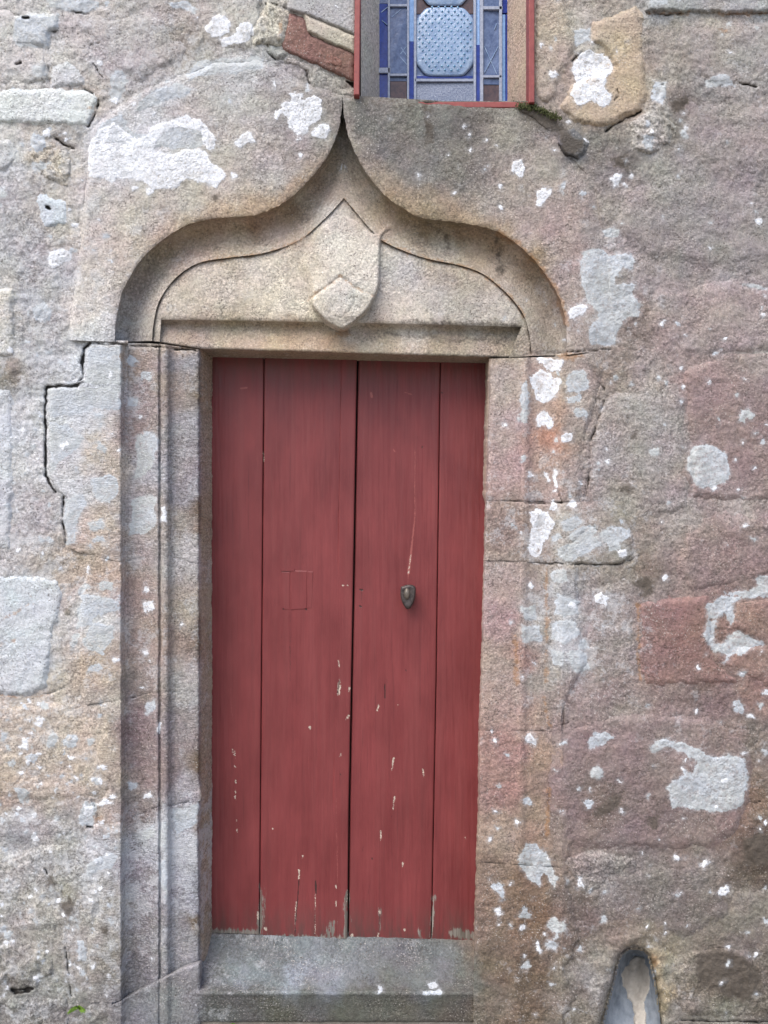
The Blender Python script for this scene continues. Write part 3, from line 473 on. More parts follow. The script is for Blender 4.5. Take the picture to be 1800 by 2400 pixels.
    nt.links.new(col, b.inputs['Base Color']); b.inputs['Roughness'].default_value = .92; b.inputs['Specular IOR Level'].default_value = .25
    h = g.math('ADD', g.math('MULTIPLY', n_gr, .75), g.math('MULTIPLY', n_mid, .30))
    h = g.math('ADD', h, g.math('MULTIPLY', n_fine, .28)); h = g.math('SUBTRACT', h, g.math('MULTIPLY', g.math('MULTIPLY', vdist, vmask), .55))
    h = g.math('ADD', h, g.math('MULTIPLY', g.math('MULTIPLY', n_tool, tool), .8))
    h = g.math('SUBTRACT', h, g.math('MULTIPLY', dk, .5)); h = g.math('ADD', h, g.math('MULTIPLY', wm2, .12))
    bp = g.n('ShaderNodeBump'); bp.inputs['Strength'].default_value = .56; bp.inputs['Distance'].default_value = .0068*pits
    g.put(bp.inputs['Height'], h); nt.links.new(bp.outputs[0], b.inputs['Normal'])
    return m
M_STONE = stone_material()
def paint_material():
    m, nt, b = nodes('red_paint'); g = G(nt)
    pos = g.n('ShaderNodeNewGeometry').outputs['Position']; pnt = g.attr('paint')
    ch, bare, scr = g.sep(pnt.outputs['Color']); ck = pnt.outputs['Alpha']
    gv_ = g.vscale(pos, (150, 40, 3.2)); n_gr = g.noise(gv_, 1, 4, .62, .6)
    gv2 = g.vscale(pos, (420, 60, 7)); n_g2 = g.noise(gv2, 1, 2, .6)
    n_b = g.noise(g.vscale(pos, (1.6, 1, .7)), 6, 4, .62); n_f = g.noise(pos, 260, 2, .6)
    c = g.mix(g.map(n_b, .3, .7, 0, 1), (.134, .0235, .0255), (.198, .0375, .0390))
    c = g.mix(g.map(n_gr, .38, .30, 0, .40), c, (.062, .013, .016))
    c = g.mix(g.map(n_g2, .62, .74, 0, .18), c, (.21, .056, .057))
    sc_ = g.map(g.math('ADD', scr, g.math('MULTIPLY_ADD', n_f, .1, -.05)), .48, .54, 0, .75, True); c = g.mix(sc_, c, (.33, .105, .092))
    # dusty fading in long streaks, rubbed paler places, grime at foot, grime mixed with painted-in shade at head
    st = g.noise(g.vscale(pos, (38, 20, 1.6)), 1, 4, .6); c = g.mix(g.map(st, .47, .70, 0, .24), c, (.205, .058, .056))
    c = g.mix(g.map(g.noise(g.vscale(pos, (55, 20, 2.2)), 1, 3, .6), .58, .76, 0, .24), c, (.085, .020, .021))
    zz = g.n('ShaderNodeSeparateXYZ'); g.put(zz.inputs[0], pos)
    gz = g.math('ADD', g.map(zz.outputs[2], 2.02, 2.15, 0, .8), g.map(zz.outputs[2], .36, .235, 0, 1.1))
    c = g.mix(g.math('MULTIPLY', gz, g.map(g.noise(g.vscale(pos, (45, 20, 9)), 1, 4, .65), .34, .66, 0, .75)), c, (.070, .044, .038))
    e = g.math('MULTIPLY_ADD', n_f, .22, -.11)
    bm = g.map(g.math('ADD', bare, g.math('ADD', g.math('MULTIPLY_ADD', g.noise(g.vscale(pos, (110, 40, 17)), 1, 5, .75), 2.0, -1.0), e)), .46, .60, 0, 1, True)
    wood = g.mix(g.map(n_gr, .35, .65, 0, 1), (.10, .088, .072), (.26, .24, .215)); c = g.mix(bm, c, wood)
    cm = g.map(g.math('ADD', ch, e), .48, .53, 0, 1, True); c = g.mix(cm, c, g.mix(g.map(n_f, .35, .65, 0, 1), (.27, .22, .18), (.56, .47, .39)))
    km = g.map(ck, .49, .54, 0, .95, True); c = g.mix(km, c, (.030, .016, .015))
    nt.links.new(c, b.inputs['Base Color'])
    nt.links.new(g.map(n_b, .3, .7, .42, .58), b.inputs['Roughness']); b.inputs['Specular IOR Level'].default_value = .42
    h = g.math('ADD', g.math('MULTIPLY', n_gr, .5), g.math('MULTIPLY', n_g2, .25)); h = g.math('SUBTRACT', h, g.math('MULTIPLY', cm, .35)); h = g.math('SUBTRACT', h, g.math('MULTIPLY', km, .9))
    bp = g.n('ShaderNodeBump'); bp.inputs['Strength'].default_value = .55; bp.inputs['Distance'].default_value = .0022
    g.put(bp.inputs['Height'], h); nt.links.new(bp.outputs[0], b.inputs['Normal'])
    return m
M_PAINT = paint_material()
def simple(name, c0, c1, scale=60, rough=.6, metal=0.0, bump=.3, dist=.002, stretch=None, spec=.4, detail=4):
    m, nt, b = nodes(name); g = G(nt); pos = g.n('ShaderNodeNewGeometry').outputs['Position']
    if stretch: pos = g.vscale(pos, stretch)
    n = g.noise(pos, scale, detail, .65); nt.links.new(g.mix(g.map(n, .3, .7, 0, 1), tuple(c0), tuple(c1)), b.inputs['Base Color'])
    b.inputs['Roughness'].default_value = rough; b.inputs['Metallic'].default_value = metal; b.inputs['Specular IOR Level'].default_value = spec
    bp = g.n('ShaderNodeBump'); bp.inputs['Strength'].default_value = bump; bp.inputs['Distance'].default_value = dist
    g.put(bp.inputs['Height'], n); nt.links.new(bp.outputs[0], b.inputs['Normal'])
    return m
M_IRON = simple('dark_iron', (.035, .030, .030), (.12, .10, .095), 90, .5, .5, .6, .002)
M_FRAME = simple('red_iron_paint', (.20, .042, .040), (.28, .070, .062), 40, .5, 0, .3)
M_DARK = simple('dark_interior', (.02, .018, .016), (.03, .027, .025), 20, .95)
M_CAME = simple('lead_came', (.20, .24, .33), (.36, .40, .50), 120, .5, .1, .3, .001)
M_GROUND = simple('gravel_ground', (.16, .145, .12), (.30, .27, .235), 35, .95, 0, .8, .01)
M_LEAF = simple('fresh_leaf', (.09, .19, .025), (.20, .33, .05), 60, .5, 0, .2)
M_MOSS = simple('moss', (.028, .034, .012), (.075, .085, .028), 160, .95, 0, .8, .004)
def glass(name, c0, c1, scale=120, rough=.16, bump=.4, dist=.0015, stretch=None):
    return simple(name, c0, c1, scale, rough, 0, bump, dist, stretch, .5, 3)
M_COBALT = glass('cobalt_glass', (.008, .022, .17), (.02, .05, .30), 90)
M_SKYBLUE = glass('sky_blue_glass', (.13, .26, .52), (.22, .38, .66), 90)
M_PALE = glass('pale_ribbed_glass', (.045, .075, .17), (.13, .185, .33), 60, .2, .6, .002)
M_LATT = glass('white_pressed_glass', (.17, .27, .46), (.33, .44, .60), 45, .2, .8, .004)
M_DIAM = glass('blue_diamond_glass', (.035, .13, .28), (.08, .24, .42), 200, .2)
M_MARB = glass('mottled_grey_glass', (.07, .10, .19), (.34, .39, .50), 220, .2, .7, .002)
M_AMBER = glass('brown_glass', (.05, .032, .035), (.11, .065, .06), 70)

# ------------------------------------------------------------------ ground
gx, gy = np.meshgrid(np.linspace(-60, 60, 25), np.linspace(-90, 0.3, 25))
gp = np.stack([gx.ravel(), gy.ravel(), np.zeros(gx.size)], 1)
gr = obj('ground', gp, grid_faces(25, 25)[:, ::-1], M_GROUND); props(gr, kind='structure')

# ------------------------------------------------------------------ the wall: mortar bed, then stones one by one
wall = empty('chapel_wall', (0, .3, 0), 'old rubble stone wall spotted with white and grey lichen round the red door', 'wall', kind='thing')
JXL, JXR = 283, 1316
RX = [(1150, 800), (1148, 900), (1140, 1170), (1138, 1200), (1136, 1320), (1128, 1600), (1124, 1700), (1122, 1900), (1114, 2150), (1110, 2300), (1108, 2520)]
NICHE = [(1488,2221),(1470,2225),(1455,2238),(1446,2262),(1438,2300),(1426,2345),(1412,2400),(1396,2470),(1386,2520),(1566,2520),(1556,2470),(1548,2400),(1543,2345),(1536,2300),(1527,2262),(1521,2240),(1508,2226)]
LB_OUT = [(159,797),(156,770),(168,680),(181,579),(192,452),(203,362),(210,302),(235,275),(330,205),(440,168),(500,142),(600,138),(655,152),(700,187),(745,200),(785,214),(802,214)]
RB_OUT = [(804,214),(830,224),(1000,234),(1215,250),(1252,268),(1310,318),(1345,362),(1400,430),(1432,600),(1440,720),(1446,814),(1400,822)]
ogee_poly = [tuple(p) for p in OG_L]+[tuple(p) for p in OG_R[::-1][1:]]
cover = [LB_OUT+RB_OUT[1:]+[(1330,832),(268,801)]]
uu = np.r_[np.arange(-300, -24, 14), np.arange(-24, 1826, 3.0), np.arange(1826, 2110, 14)]; vv = np.r_[np.arange(-300, -24, 14), np.arange(-24, 2424, 3.0), np.arange(2424, 2451, 13), 2449.9]
MU, MV = np.meshgrid(uu, vv); mu, mv = MU.ravel(), MV.ravel()
sd_cover = poly_sdf(mu, mv, cover[0]); sd_og = poly_sdf(mu, mv, ogee_poly); sd_ni = poly_sdf(mu, mv, NICHE)
my = .003-relief(mu, mv, 1.25)-growth(mu, mv)
my += .03*sstep(6, 22, sd_cover)                                     # bed drops behind the two big lintel blocks
my -= .018*np.exp(-(np.maximum(-sd_ni, 0)/38.0)**2)*(sd_ni < 0)*(1+.8*fbm(mu, mv, 30, 2, 88)); my += .036*np.exp(-np.maximum(-sd_ni, 0)/9.0)*(sd_ni < 0)            # raised lip of mortar round the drain hole
rxm = np.interp(mv, [b for a, b in RX], [a for a, b in RX])
door_cut = (mv > 802) & (mu > 300) & (mu < 1300)
my += .03*((mv > 806) & (mu > 270) & (mu < 1322))
win_cut = (mu > 832) & (mu < 1246) & (mv < 236)
drop = (sd_og > 4) | door_cut | win_cut | (sd_ni > 5)
my = np.where(sd_ni > 0, my+.006*sd_ni, my)
f = grid_faces(len(vv), len(uu)); f = f[~drop[f].any(1)]
used = np.unique(f); rem = np.full(len(mu), -1); rem[used] = np.arange(len(used)); f = rem[f]; mu, mv, my = mu[used], mv[used], my[used]
obj('mortar', P(mu, mv, my), f, M_STONE, wall, stone_attrs(mu, mv))

def stone(poly, raise_=.006, tint=None, mix=.55, rough=1.0, edge=12, name='stone', seed=0, step=3.0, lich=True, tool=0.0, label=None, warp=1.0, parent=None, mat=None, grain=None):
    if grain is None: grain = min(1.5, max(.55, rough*(.75+.5*random.random())))
    xs = [p[0] for p in poly]; ys = [p[1] for p in poly]
    a = np.arange(min(xs)-10, max(xs)+10, step); b = np.arange(min(ys)-10, max(ys)+10, step)
    A, B = np.meshgrid(a, b); A = A.ravel(); B = B.ravel()
    d = poly_sdf(A+warp*(fbm(A, B, 26, 2, 81+seed)*6+fbm(A, B, 8, 2, 85)*2.5), B+warp*(fbm(A, B, 26, 2, 91+seed)*6+fbm(A, B, 8, 2, 95)*2.5), poly)
    rz = raise_*.66; y = .001-rz-relief(A, B, rough, seed)-growth(A, B)+(rz+.008)*(1-sstep(-8, edge*1.15, d))**1.2
    f = grid_faces(len(b), len(a)); f = f[(d[f] > -8).any(1)]
    us = np.unique(f); rm = np.full(len(A), -1); rm[us] = np.arange(len(us)); f = rm[f]
    A, B, y = A[us], B[us], y[us]
    o = obj(name, P(A, B, y), f, mat or M_STONE, parent or wall, stone_attrs(A, B, tint, mix, tool, lich, grain=grain))
    if label: o['label'] = label
    return o
STONES = [
 (T(1,(330,430),(440,390),(500,430),(560,560),(460,570),(330,570)), dict(tint=(182,184,186))),
 (T(1,(-250,590),(200,572),(450,572),(600,590),(635,640),(620,730),(570,825),(400,810),(-250,790)), dict(tint=(196,199,203), mix=.8, raise_=.009, rough=.7)),
 (T(1,(200,880),(320,910),(480,950),(490,1030),(420,1180),(250,1140),(200,1000)), dict(tint=(178,166,144), rough=2.0)),
 (T(1,(-250,890),(60,900),(130,970),(120,1040),(30,1100),(-250,1110)), dict(tint=(178,174,174))),
 (T(1,(235,1300),(270,1265),(440,1300),(445,1460),(270,1480)), dict(tint=(178,184,190), mix=.85, rough=.6, raise_=.004)),
 (T(1,(-250,1870),(85,1870),(95,2200),(90,2310),(-250,2310)), dict(tint=(190,180,168), raise_=.008)),
 (T(1,(-250,2330),(95,2330),(98,2500),(-250,2500)), dict(tint=(130,120,108), raise_=.003)),
 (T(4,(-250,300),(78,300),(85,700),(70,1350),(-250,1350)), dict(tint=(182,184,188), raise_=.006, rough=.7)),
 (T(1,(-250,30),(60,60),(300,340),(300,540),(-250,560)), dict(tint=(178,170,164))),
 (T(1,(90,110),(200,80),(380,85),(380,190),(322,215),(320,310),(90,300)), dict(tint=(186,184,180), raise_=.008)),
 (T(1,(400,110),(1050,60),(1250,330),(1150,430),(900,560),(700,440),(560,260)), dict(tint=(164,156,152), raise_=.005, edge=30)),
 (T(1,(1250,-200),(1480,-200),(1659,100),(1659,330),(1450,340),(1280,230)), dict(tint=(168,158,146), raise_=.003, edge=20)),
 (T(2,(-160,-300),(60,-300),(20,160),(-40,240),(-150,130)), dict(tint=(170,166,156), raise_=.008, rough=.6, edge=8)),
 (T(2,(10,110),(80,20),(215,85),(205,170),(185,270),(120,300),(60,270),(-20,320),(-40,200)), dict(tint=(184,172,152), raise_=.012, rough=1.6)),
 (T(2,(80,290),(180,330),(200,360),(130,390),(85,350)), dict(tint=(146,142,132), raise_=.007)),
 (T(2,(180,370),(330,400),(570,510),(570,580),(640,580),(640,620),(560,630),(360,590),(330,460),(180,410)), dict(tint=(158,150,138), raise_=.006, rough=1.5)),
 (T(2,(210,-300),(640,-300),(645,222),(330,92),(215,60)), dict(tint=(160,157,154), mix=.85, raise_=.016, rough=.3, edge=4, warp=.3)),
 (T(2,(315,95),(640,242),(640,345),(500,285),(340,205)), dict(tint=(176,164,142), mix=.85, raise_=.018, rough=.5, edge=5, warp=.5)),
 (T(3,(150,-300),(340,-300),(360,110),(420,290),(370,400),(330,470),(270,640),(190,680),(150,640)), dict(tint=(182,164,144), raise_=.008, rough=.9)),
 (T(3,(520,140),(800,45),(850,100),(865,500),(880,620),(830,720),(600,820),(400,790),(310,690),(380,560),(660,430),(600,310),(520,260)), dict(tint=(190,166,136), mix=.6, raise_=.012, rough=.7)),
 (T(3,(870,-300),(1950,-300),(1950,70),(1350,80),(870,65)), dict(tint=(160,160,158), raise_=.018, rough=.6, edge=6)),
 (T(3,(1080,130),(1950,110),(1950,560),(1500,600),(1250,560),(1040,300)), dict(tint=(156,147,140), raise_=.006, edge=30)),
 (T(3,(310,850),(400,830),(490,930),(480,980),(420,1025),(340,1000),(305,930)), dict(tint=(108,106,108), mix=.9, raise_=.013, edge=7, rough=.6, lich=False)),
 (T(3,(750,800),(860,740),(960,560),(1000,560),(1040,800),(1020,930),(900,1000),(780,980)), dict(tint=(176,170,162), raise_=.007, rough=2.2)),
 (T(3,(1120,620),(1950,640),(1950,1080),(1600,1180),(1150,1080),(1040,860)), dict(tint=(152,142,138), raise_=.005, edge=40)),
 (T(3,(700,1230),(1100,1120),(1600,1240),(1950,1240),(1950,1700),(1300,1780),(860,1700),(640,1480)), dict(tint=(146,137,135), raise_=.006, edge=40)),
 (T(3,(900,1850),(1400,1800),(1950,1850),(1950,2300),(1100,2330),(860,2150)), dict(tint=(158,142,138), raise_=.007, edge=30)),
 (T(6,(570,440),(640,330),(800,320),(900,280),(1080,250),(1110,420),(1120,640),(1150,900),(1150,1080),(800,1180),(560,1100),(500,980),(510,700)), dict(tint=(160,151,146), raise_=.004, edge=16)),
 (T(6,(1110,200),(1400,60),(1950,60),(1950,1010),(1500,1040),(1170,1010),(1150,600)), dict(tint=(146,124,120), raise_=.007, edge=14)),
 (T(6,(1130,1230),(1300,1090),(1600,1140),(1950,1120),(1950,1500),(1500,1570),(1160,1640),(1060,1460)), dict(tint=(148,127,122), raise_=.006, edge=22)),
 (T(6,(820,1700),(1000,1670),(1265,1650),(1300,1780),(1280,1990),(1360,2130),(1500,2212),(860,2240),(810,2050),(825,1880)), dict(tint=(146,110,102), mix=.8, raise_=.008, rough=.8)),
 (T(6,(1460,1690),(1950,1640),(1950,2230),(1640,2250),(1400,2100),(1450,1990),(1640,1970),(1540,1900),(1420,1860)), dict(tint=(148,116,104), mix=.7, raise_=.007)),
 (T(6,(420,1560),(760,1560),(820,1700),(810,1960),(800,2180),(540,2230),(500,2060),(470,1900)), dict(tint=(156,145,140), raise_=.003, edge=22)),
 (T(9,(290,310),(600,210),(860,180),(1300,220),(1480,300),(1570,420),(1560,760),(1480,960),(1300,1090),(700,1080),(300,1080),(260,760)), dict(tint=(140,118,114), raise_=.008, edge=24)),
 (T(9,(1580,300),(1950,280),(1950,720),(1640,740),(1560,560)), dict(tint=(130,116,106), raise_=.006, edge=18)),
 (T(9,(1500,820),(1950,790),(1950,1240),(1560,1230),(1480,1010)), dict(tint=(112,92,80), raise_=.007, edge=18)),
 (T(9,(300,1130),(560,1090),(790,1130),(800,1190),(640,1260),(480,1400),(400,1260)), dict(tint=(158,148,142), raise_=.004, rough=1.8)),
 (T(9,(620,1240),(1000,1160),(1340,1200),(1420,1500),(1180,1660),(900,1640),(640,1560),(560,1420)), dict(tint=(130,118,112), raise_=.005, edge=26)),
 (T(9,(1420,1330),(1950,1290),(1950,1750),(1620,1800),(1400,1600)), dict(tint=(136,124,112), raise_=.005, edge=24)),
 (T(9,(1130,1760),(1320,1700),(1500,1740),(1640,1840),(1950,2000),(1950,2120),(1520,2170),(1130,2150),(960,2060),(1020,1900)), dict(tint=(128,116,102), mix=.4, raise_=.009, rough=1.4)),
 (T(4,(-250,1515),(250,1520),(380,1550),(405,1620),(380,1800),(350,1900),(340,2010),(300,2150),(310,2240),(170,2300),(-250,2280)), dict(tint=(182,185,187), mix=.8, raise_=.008, rough=.7)),
 (T(4,(410,1640),(500,1570),(500,1700),(470,1790),(385,1830)), dict(tint=(132,122,108), mix=.8, raise_=0)),
 (T(7,(-250,120),(300,110),(700,130),(770,420),(760,720),(560,780),(200,780),(-250,760)), dict(tint=(178,160,142), raise_=.006, edge=26)),
 (T(7,(-250,820),(300,860),(480,930),(460,1000),(120,1040),(-250,990)), dict(tint=(152,145,144), raise_=.003, edge=20)),
 (T(7,(-250,1060),(150,1080),(480,1020),(740,1060),(770,1300),(600,1560),(300,1620),(-250,1640)), dict(tint=(162,155,148), raise_=.005, rough=1.5, edge=22)),
 (T(7,(550,1620),(700,1590),(775,1640),(775,2040),(640,2030),(570,1960)), dict(tint=(148,140,130), raise_=.006)),
 (T(7,(-250,1700),(180,1690),(360,1780),(330,1900),(180,1960),(-250,1940)), dict(tint=(144,136,128), raise_=.008, rough=2.4)),
 (T(7,(-250,2060),(60,2040),(280,2060),(440,2040),(460,2300),(-250,2300)), dict(tint=(128,124,118), raise_=.008, rough=1.6)),
 (T(7,(540,2100),(640,2040),(740,2060),(700,2180),(560,2230)), dict(tint=(140,134,128), raise_=.012, rough=2.0)),
]
for i, (p, k) in enumerate(STONES): stone(p, seed=i*3, **k)
stone(T(2,(215,95),(300,115),(330,200),(350,235),(632,352),(632,520),(200,330),(165,282),(200,200)), tint=(128,86,76), mix=.95, raise_=.011, rough=.9, edge=5, name='brick', warp=.7, lich=False, label='red brown brick slanting down towards the window frame')
stone(T(2,(455,340),(560,385),(555,440),(450,410)), tint=(134,84,74), mix=.95, raise_=.014, rough=.6, edge=4, name='brick', warp=.6, lich=False)

# inside of the drain hole is scooped out of the wall
def niche_depth(u, v):
    l = np.interp(v, [p[1] for p in NICHE[:9]], [p[0] for p in NICHE[:9]]); r_pts = sorted([(p[1], p[0]) for p in [NICHE[0]]+NICHE[9:]])
    r = np.interp(v, [p[0] for p in r_pts], [p[1] for p in r_pts])
    a = np.clip((u-l)/np.maximum(r-l, 1), 0, 1)**np.interp(v, [2250, 2330], [1.0, .78])
    ym = np.interp(v, [2221, 2235, 2262, 2400, 2520], [.12, .21, .19, .075, .02])
    return l, r, ym*np.sin(np.pi*a)**.55
drain = empty('drain_outlet', tuple(P(np.array(1480.), np.array(2450.), np.array(.08))), 'blue grey drain channel with a pale mortar streak in arched wall hole', 'drain')
vr = np.r_[np.linspace(2221, 2262, 22), np.linspace(2266, 2520, 50)]; ar = np.linspace(0, 1, 29)
vg = np.repeat(vr, 29); l_, r_, _ = niche_depth(vg*0+1480, vg); ug = l_+(r_-l_)*np.tile(ar, len(vr)); yg = niche_depth(ug, vg)[2]
M_CHUTE = simple('blue_grey_render', (.13, .155, .19), (.30, .335, .375), 26, .85, 0, .8, .006, None, .3, 7)
obj('channel', P(ug, vg, yg), grid_faces(len(vr), 29), M_CHUTE, drain)
tp = T(9,(765,1815),(790,1775),(845,1785),(880,1850),(892,1940),(882,2010),(856,2065),(862,2140),(868,2270),(800,2270),(792,2150),(778,2075),(752,2040),(745,1985),(722,1960),(714,1890),(735,1850))
a = np.arange(1455, 1530, 1.5); b = np.arange(2230, 2422, 1.5); A, B = [q.ravel() for q in np.meshgrid(a, b)]
d = poly_sdf(A+fbm(A, B, 16, 3, 7)*4.5, B+fbm(A, B, 18, 3, 17)*5, tp); yy = niche_depth(A, B)[2]+.010-.016*sstep(-7, 2.5, d)-.006*fbm(A, B, 20, 3, 19)
f = grid_faces(len(b), len(a)); f = f[(d[f] > -4).any(1)]; us = np.unique(f); rm = np.full(len(A), -1); rm[us] = np.arange(len(us))
M_STREAK = simple('pale_lime_mortar', (.34, .315, .28), (.50, .47, .425), 34, .9, 0, .8, .005, None, .3, 7)
obj('mortar_streak', P(A[us], B[us], yy[us]), rm[f], M_STREAK, drain)

# ------------------------------------------------------------------ carved doorway
sur = empty('door_surround', tuple(P(np.array(810.), np.array(2440.), np.array(.05))), 'carved stone doorway with ogee arch, hollow mouldings and pendant boss round the red door', 'doorway', kind='thing')
def cdt(boundary, step, noise_edge=0.0):
    b = resample(boundary, step, True); n = len(b)
    xs, ys = b[:, 0], b[:, 1]
    a, c = np.meshgrid(np.arange(xs.min(), xs.max(), step*1.07), np.arange(ys.min(), ys.max(), step*1.07)); a = a.ravel(); c = c.ravel()
    a = a+rng.uniform(-.3, .3, len(a))*step; c = c+rng.uniform(-.3, .3, len(c))*step
    k = poly_sdf(a, c, [tuple(p) for p in resample(boundary, step*3, True)]) > step*.75
    pts = [Vector(p) for p in b]+[Vector((x, y)) for x, y in zip(a[k], c[k])]
    vo, eo, fo, *_ = delaunay_2d_cdt(pts, [], [list(range(n))], 1, 1e-4)
    uv = np.array([(p.x, p.y) for p in vo]); fo = np.array([t for t in fo if len(t) == 3])
    p = uv[fo]; ar_ = (p[:, 1, 0]-p[:, 0, 0])*(p[:, 2, 1]-p[:, 0, 1])-(p[:, 1, 1]-p[:, 0, 1])*(p[:, 2, 0]-p[:, 0, 0])
    fo[ar_ > 0] = fo[ar_ > 0][:, ::-1]        # face the viewer
    return uv, fo
def line_d(u, v, pts):
    d = np.full(np.shape(u), 1e9)
    for p, q in zip(pts[:-1], pts[1:]): d = np.minimum(d, seg_d(u, v, p, q))
    return d
def join(parts):
    co, fa, at, o = [], [], {}, 0
    for c, f, a in parts:
        if f.shape[1] == 4: f = np.vstack([f[:, [0, 1, 2]], f[:, [0, 2, 3]]])
        co.append(c); fa.append(f+o); o += len(c)
        for k, x in a.items():
            x = np.asarray(x, np.float32); x = np.c_[x, np.ones(len(x))] if x.shape[1] == 3 else x
            at.setdefault(k, []).append(x)
    return np.vstack(co), np.vstack(fa), {k: np.vstack(x) for k, x in at.items()}
def lintel_block(outer, ogee, inner, soft, name, label):
    og = smooth_curve(ogee, 170); inn = smooth_curve(inner, 170)
    wob = np.stack([fbm(og[:, 0], og[:, 1], 14, 2, 3), fbm(og[:, 0], og[:, 1], 14, 2, 4)], 1)*2.4+np.stack([fbm(og[:, 0], og[:, 1], 5, 1, 13), fbm(og[:, 0], og[:, 1], 5, 1, 14)], 1)*.8; wob[[0, -1]] = 0
    og = og+wob
    uv, fo = cdt([tuple(p) for p in og]+[p for p in outer], 3.2)
    u, v = uv.T
    d_out = line_d(u, v, outer[soft[0]:soft[1]]); d_og = line_d(u, v, [tuple(p) for p in og[::3]])
    y = -.006-relief(u, v, .75, 5)-growth(u, v)+.012*(1-sstep(0, 20, d_out))**1.4
    y += .003*np.exp(-d_og/2.5)
    if soft[1] < len(outer): y += .012*(1-sstep(0, 60, line_d(u, v, outer[soft[1]-1:])))
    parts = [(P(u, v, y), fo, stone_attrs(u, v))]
    # hollow moulding swept along the ogee
    t = np.r_[0, .012, .03, .06, .10, .15, .21, .28, .36, .45, .55, .65, .75, .85, .93, 1.0]
    dep = np.interp(t, [0, .012, .03, .06, .10, .15, .21, .28, .36, .45, .55, .65, .75, .85, .93, 1], [0, .022, .040, .053, .063, .070, .0745, .0765, .076, .0735, .069, .063, .056, .049, .044, .041])
    uu_ = og[:, None, :]*(1-t[None, :, None])+inn[:, None, :]*t[None, :, None]
    U, V = uu_[..., 0].ravel(), uu_[..., 1].ravel()
    y0 = np.interp(np.arange(170), [0, 169], [0, 0]); yy = np.tile(dep, 170)-.004*np.tile(1-t, 170)
    yy = yy-relief(U, V, .45, 9)*np.tile(sstep(0, .15, t), 170)-growth(U, V)*.3
    i = grid_faces(170, len(t))
    a = P(U, V, yy)
    nrm = np.cross(a[i[:, 1]]-a[i[:, 0]], a[i[:, 3]]-a[i[:, 0]])[:, 1].mean()
    if nrm > 0: i = i[:, ::-1]
    parts.append((a, i, stone_attrs(U, V)))
    co, fa, at = join(parts)
    o = obj(name, co, fa, M_STONE, sur, at); o['label'] = label
    return o
lintel_block(LB_OUT[::-1], OG_L, IN_L, (0, 17), 'lintel_stone', 'left half of the ogee arch, pale and crusted with white lichen')
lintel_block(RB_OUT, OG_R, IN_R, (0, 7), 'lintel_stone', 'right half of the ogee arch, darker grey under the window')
# tympanum panel with its pendant and the sunk band under it
PB = [(378, 749), (560, 751), (760, 755), (1000, 760), (1222, 766)]
inn_l = smooth_curve(IN_L, 120); inn_r = smooth_curve(IN_R, 120)
panel_poly = [tuple(p) for p in inn_l]+[tuple(p) for p in inn_r[::-1][1:]]+[(1192, 838)]+PB[::-1]+[(374, 801)]
uv, fo = cdt(panel_poly, 3.0); u, v = uv.T
d_in = line_d(u, v, [tuple(p) for p in inn_l[::2]]+[tuple(p) for p in inn_r[::-2]]); d_b = line_d(u, v, PB)
PEND = T(2,(560,1290),(640,1370),(745,1490),(800,1490),(885,1440),(832,1530),(818,1600),(815,1800),(803,1880),(780,1935),(740,2010),(700,2055),(620,2120),(550,2150),(450,2100),(390,2040),(350,1990),(300,1900),(200,1780),(190,1650),(330,1500),(450,1400))
d_p = poly_sdf(u, v, [tuple(p) for p in smooth_curve(PEND+[PEND[0]], 90)])
gap = 1-np.exp(-(((u-700)/38)**2+((v-566)/34)**2)**2)
py_ = .047+(.0085*np.exp(-d_in/1.8)*np.clip(1+1.6*fbm(u, v, 24, 2, 55), .2, 1.6)+.001)*gap*np.where((u > 715) & (u < 885) & (v < 545), .6, 1)*(1-.85*np.exp(-(((u-808)/15)**2+((v-466)/17)**2)))-.005*(1-gap)*np.exp(-d_in/14)-.004*sstep(0, 30, d_in)+.004*np.exp(-d_b/3)-relief(u, v, .6, 21)
parts = [(P(u, v, py_), fo, stone_attrs(u, v))]
# band
nb = 260; ub = np.linspace(378, 1222, nb); vt = np.interp(ub, [p[0] for p in PB], [p[1] for p in PB]); vb = np.interp(np.linspace(0, 1, nb), [0, .12, 1], [803, 817, 838])
ub_b = np.interp(np.linspace(0, 1, nb), [0, 1], [374, 1192])
tb = np.r_[0, .04, .1, np.linspace(.18, .9, 12), .96, 1.0]
dpb = np.interp(tb, [0, .04, .1, .2, .9, .96, 1], [.049, .074, .079, .079, .058, .056, .060])
UB = ub[None]*(1-tb[:, None])+ub_b[None]*tb[:, None]; VB = vt[None]*(1-tb[:, None])+vb[None]*tb[:, None]; VB = VB+1.2*fbm(UB, VB, 22, 2, 8)*(tb[:, None] > .9)
YB = np.repeat(dpb[:, None], nb, 1); UB, VB, YB = UB.ravel(), VB.ravel(), YB.ravel(); YB = YB-relief(UB, VB, .55, 31)
parts.append((P(UB, VB, YB), grid_faces(len(tb), nb), stone_attrs(UB, VB)))
# soffit back to the door
ns = 12; ts = np.linspace(0, 1, ns); u_s = np.linspace(374, 1192, nb); u_d = np.interp(u_s, [374, 475, 1160, 1192], [420, 500, 1145, 1170]); v_d = np.interp(u_s, [374, 497, 1140, 1192], [837, 840, 852, 853])
US = u_s[None]*(1-ts[:, None])+u_d[None]*ts[:, None]; VS = (vb+1.2*fbm(u_s, vb, 22, 2, 8))[None]*(1-ts[:, None])+v_d[None]*ts[:, None]
YS = np.repeat((.060+.14*ts)[:, None], nb, 1).ravel(); US = US.ravel(); VS = VS.ravel()
parts.append((P(US, VS, YS), grid_faces(ns, nb), stone_attrs(US, VS, (150, 128, 100), .5)))
co, fa, at = join(parts); tym = obj('tympanum', co, fa, M_STONE, sur, at)
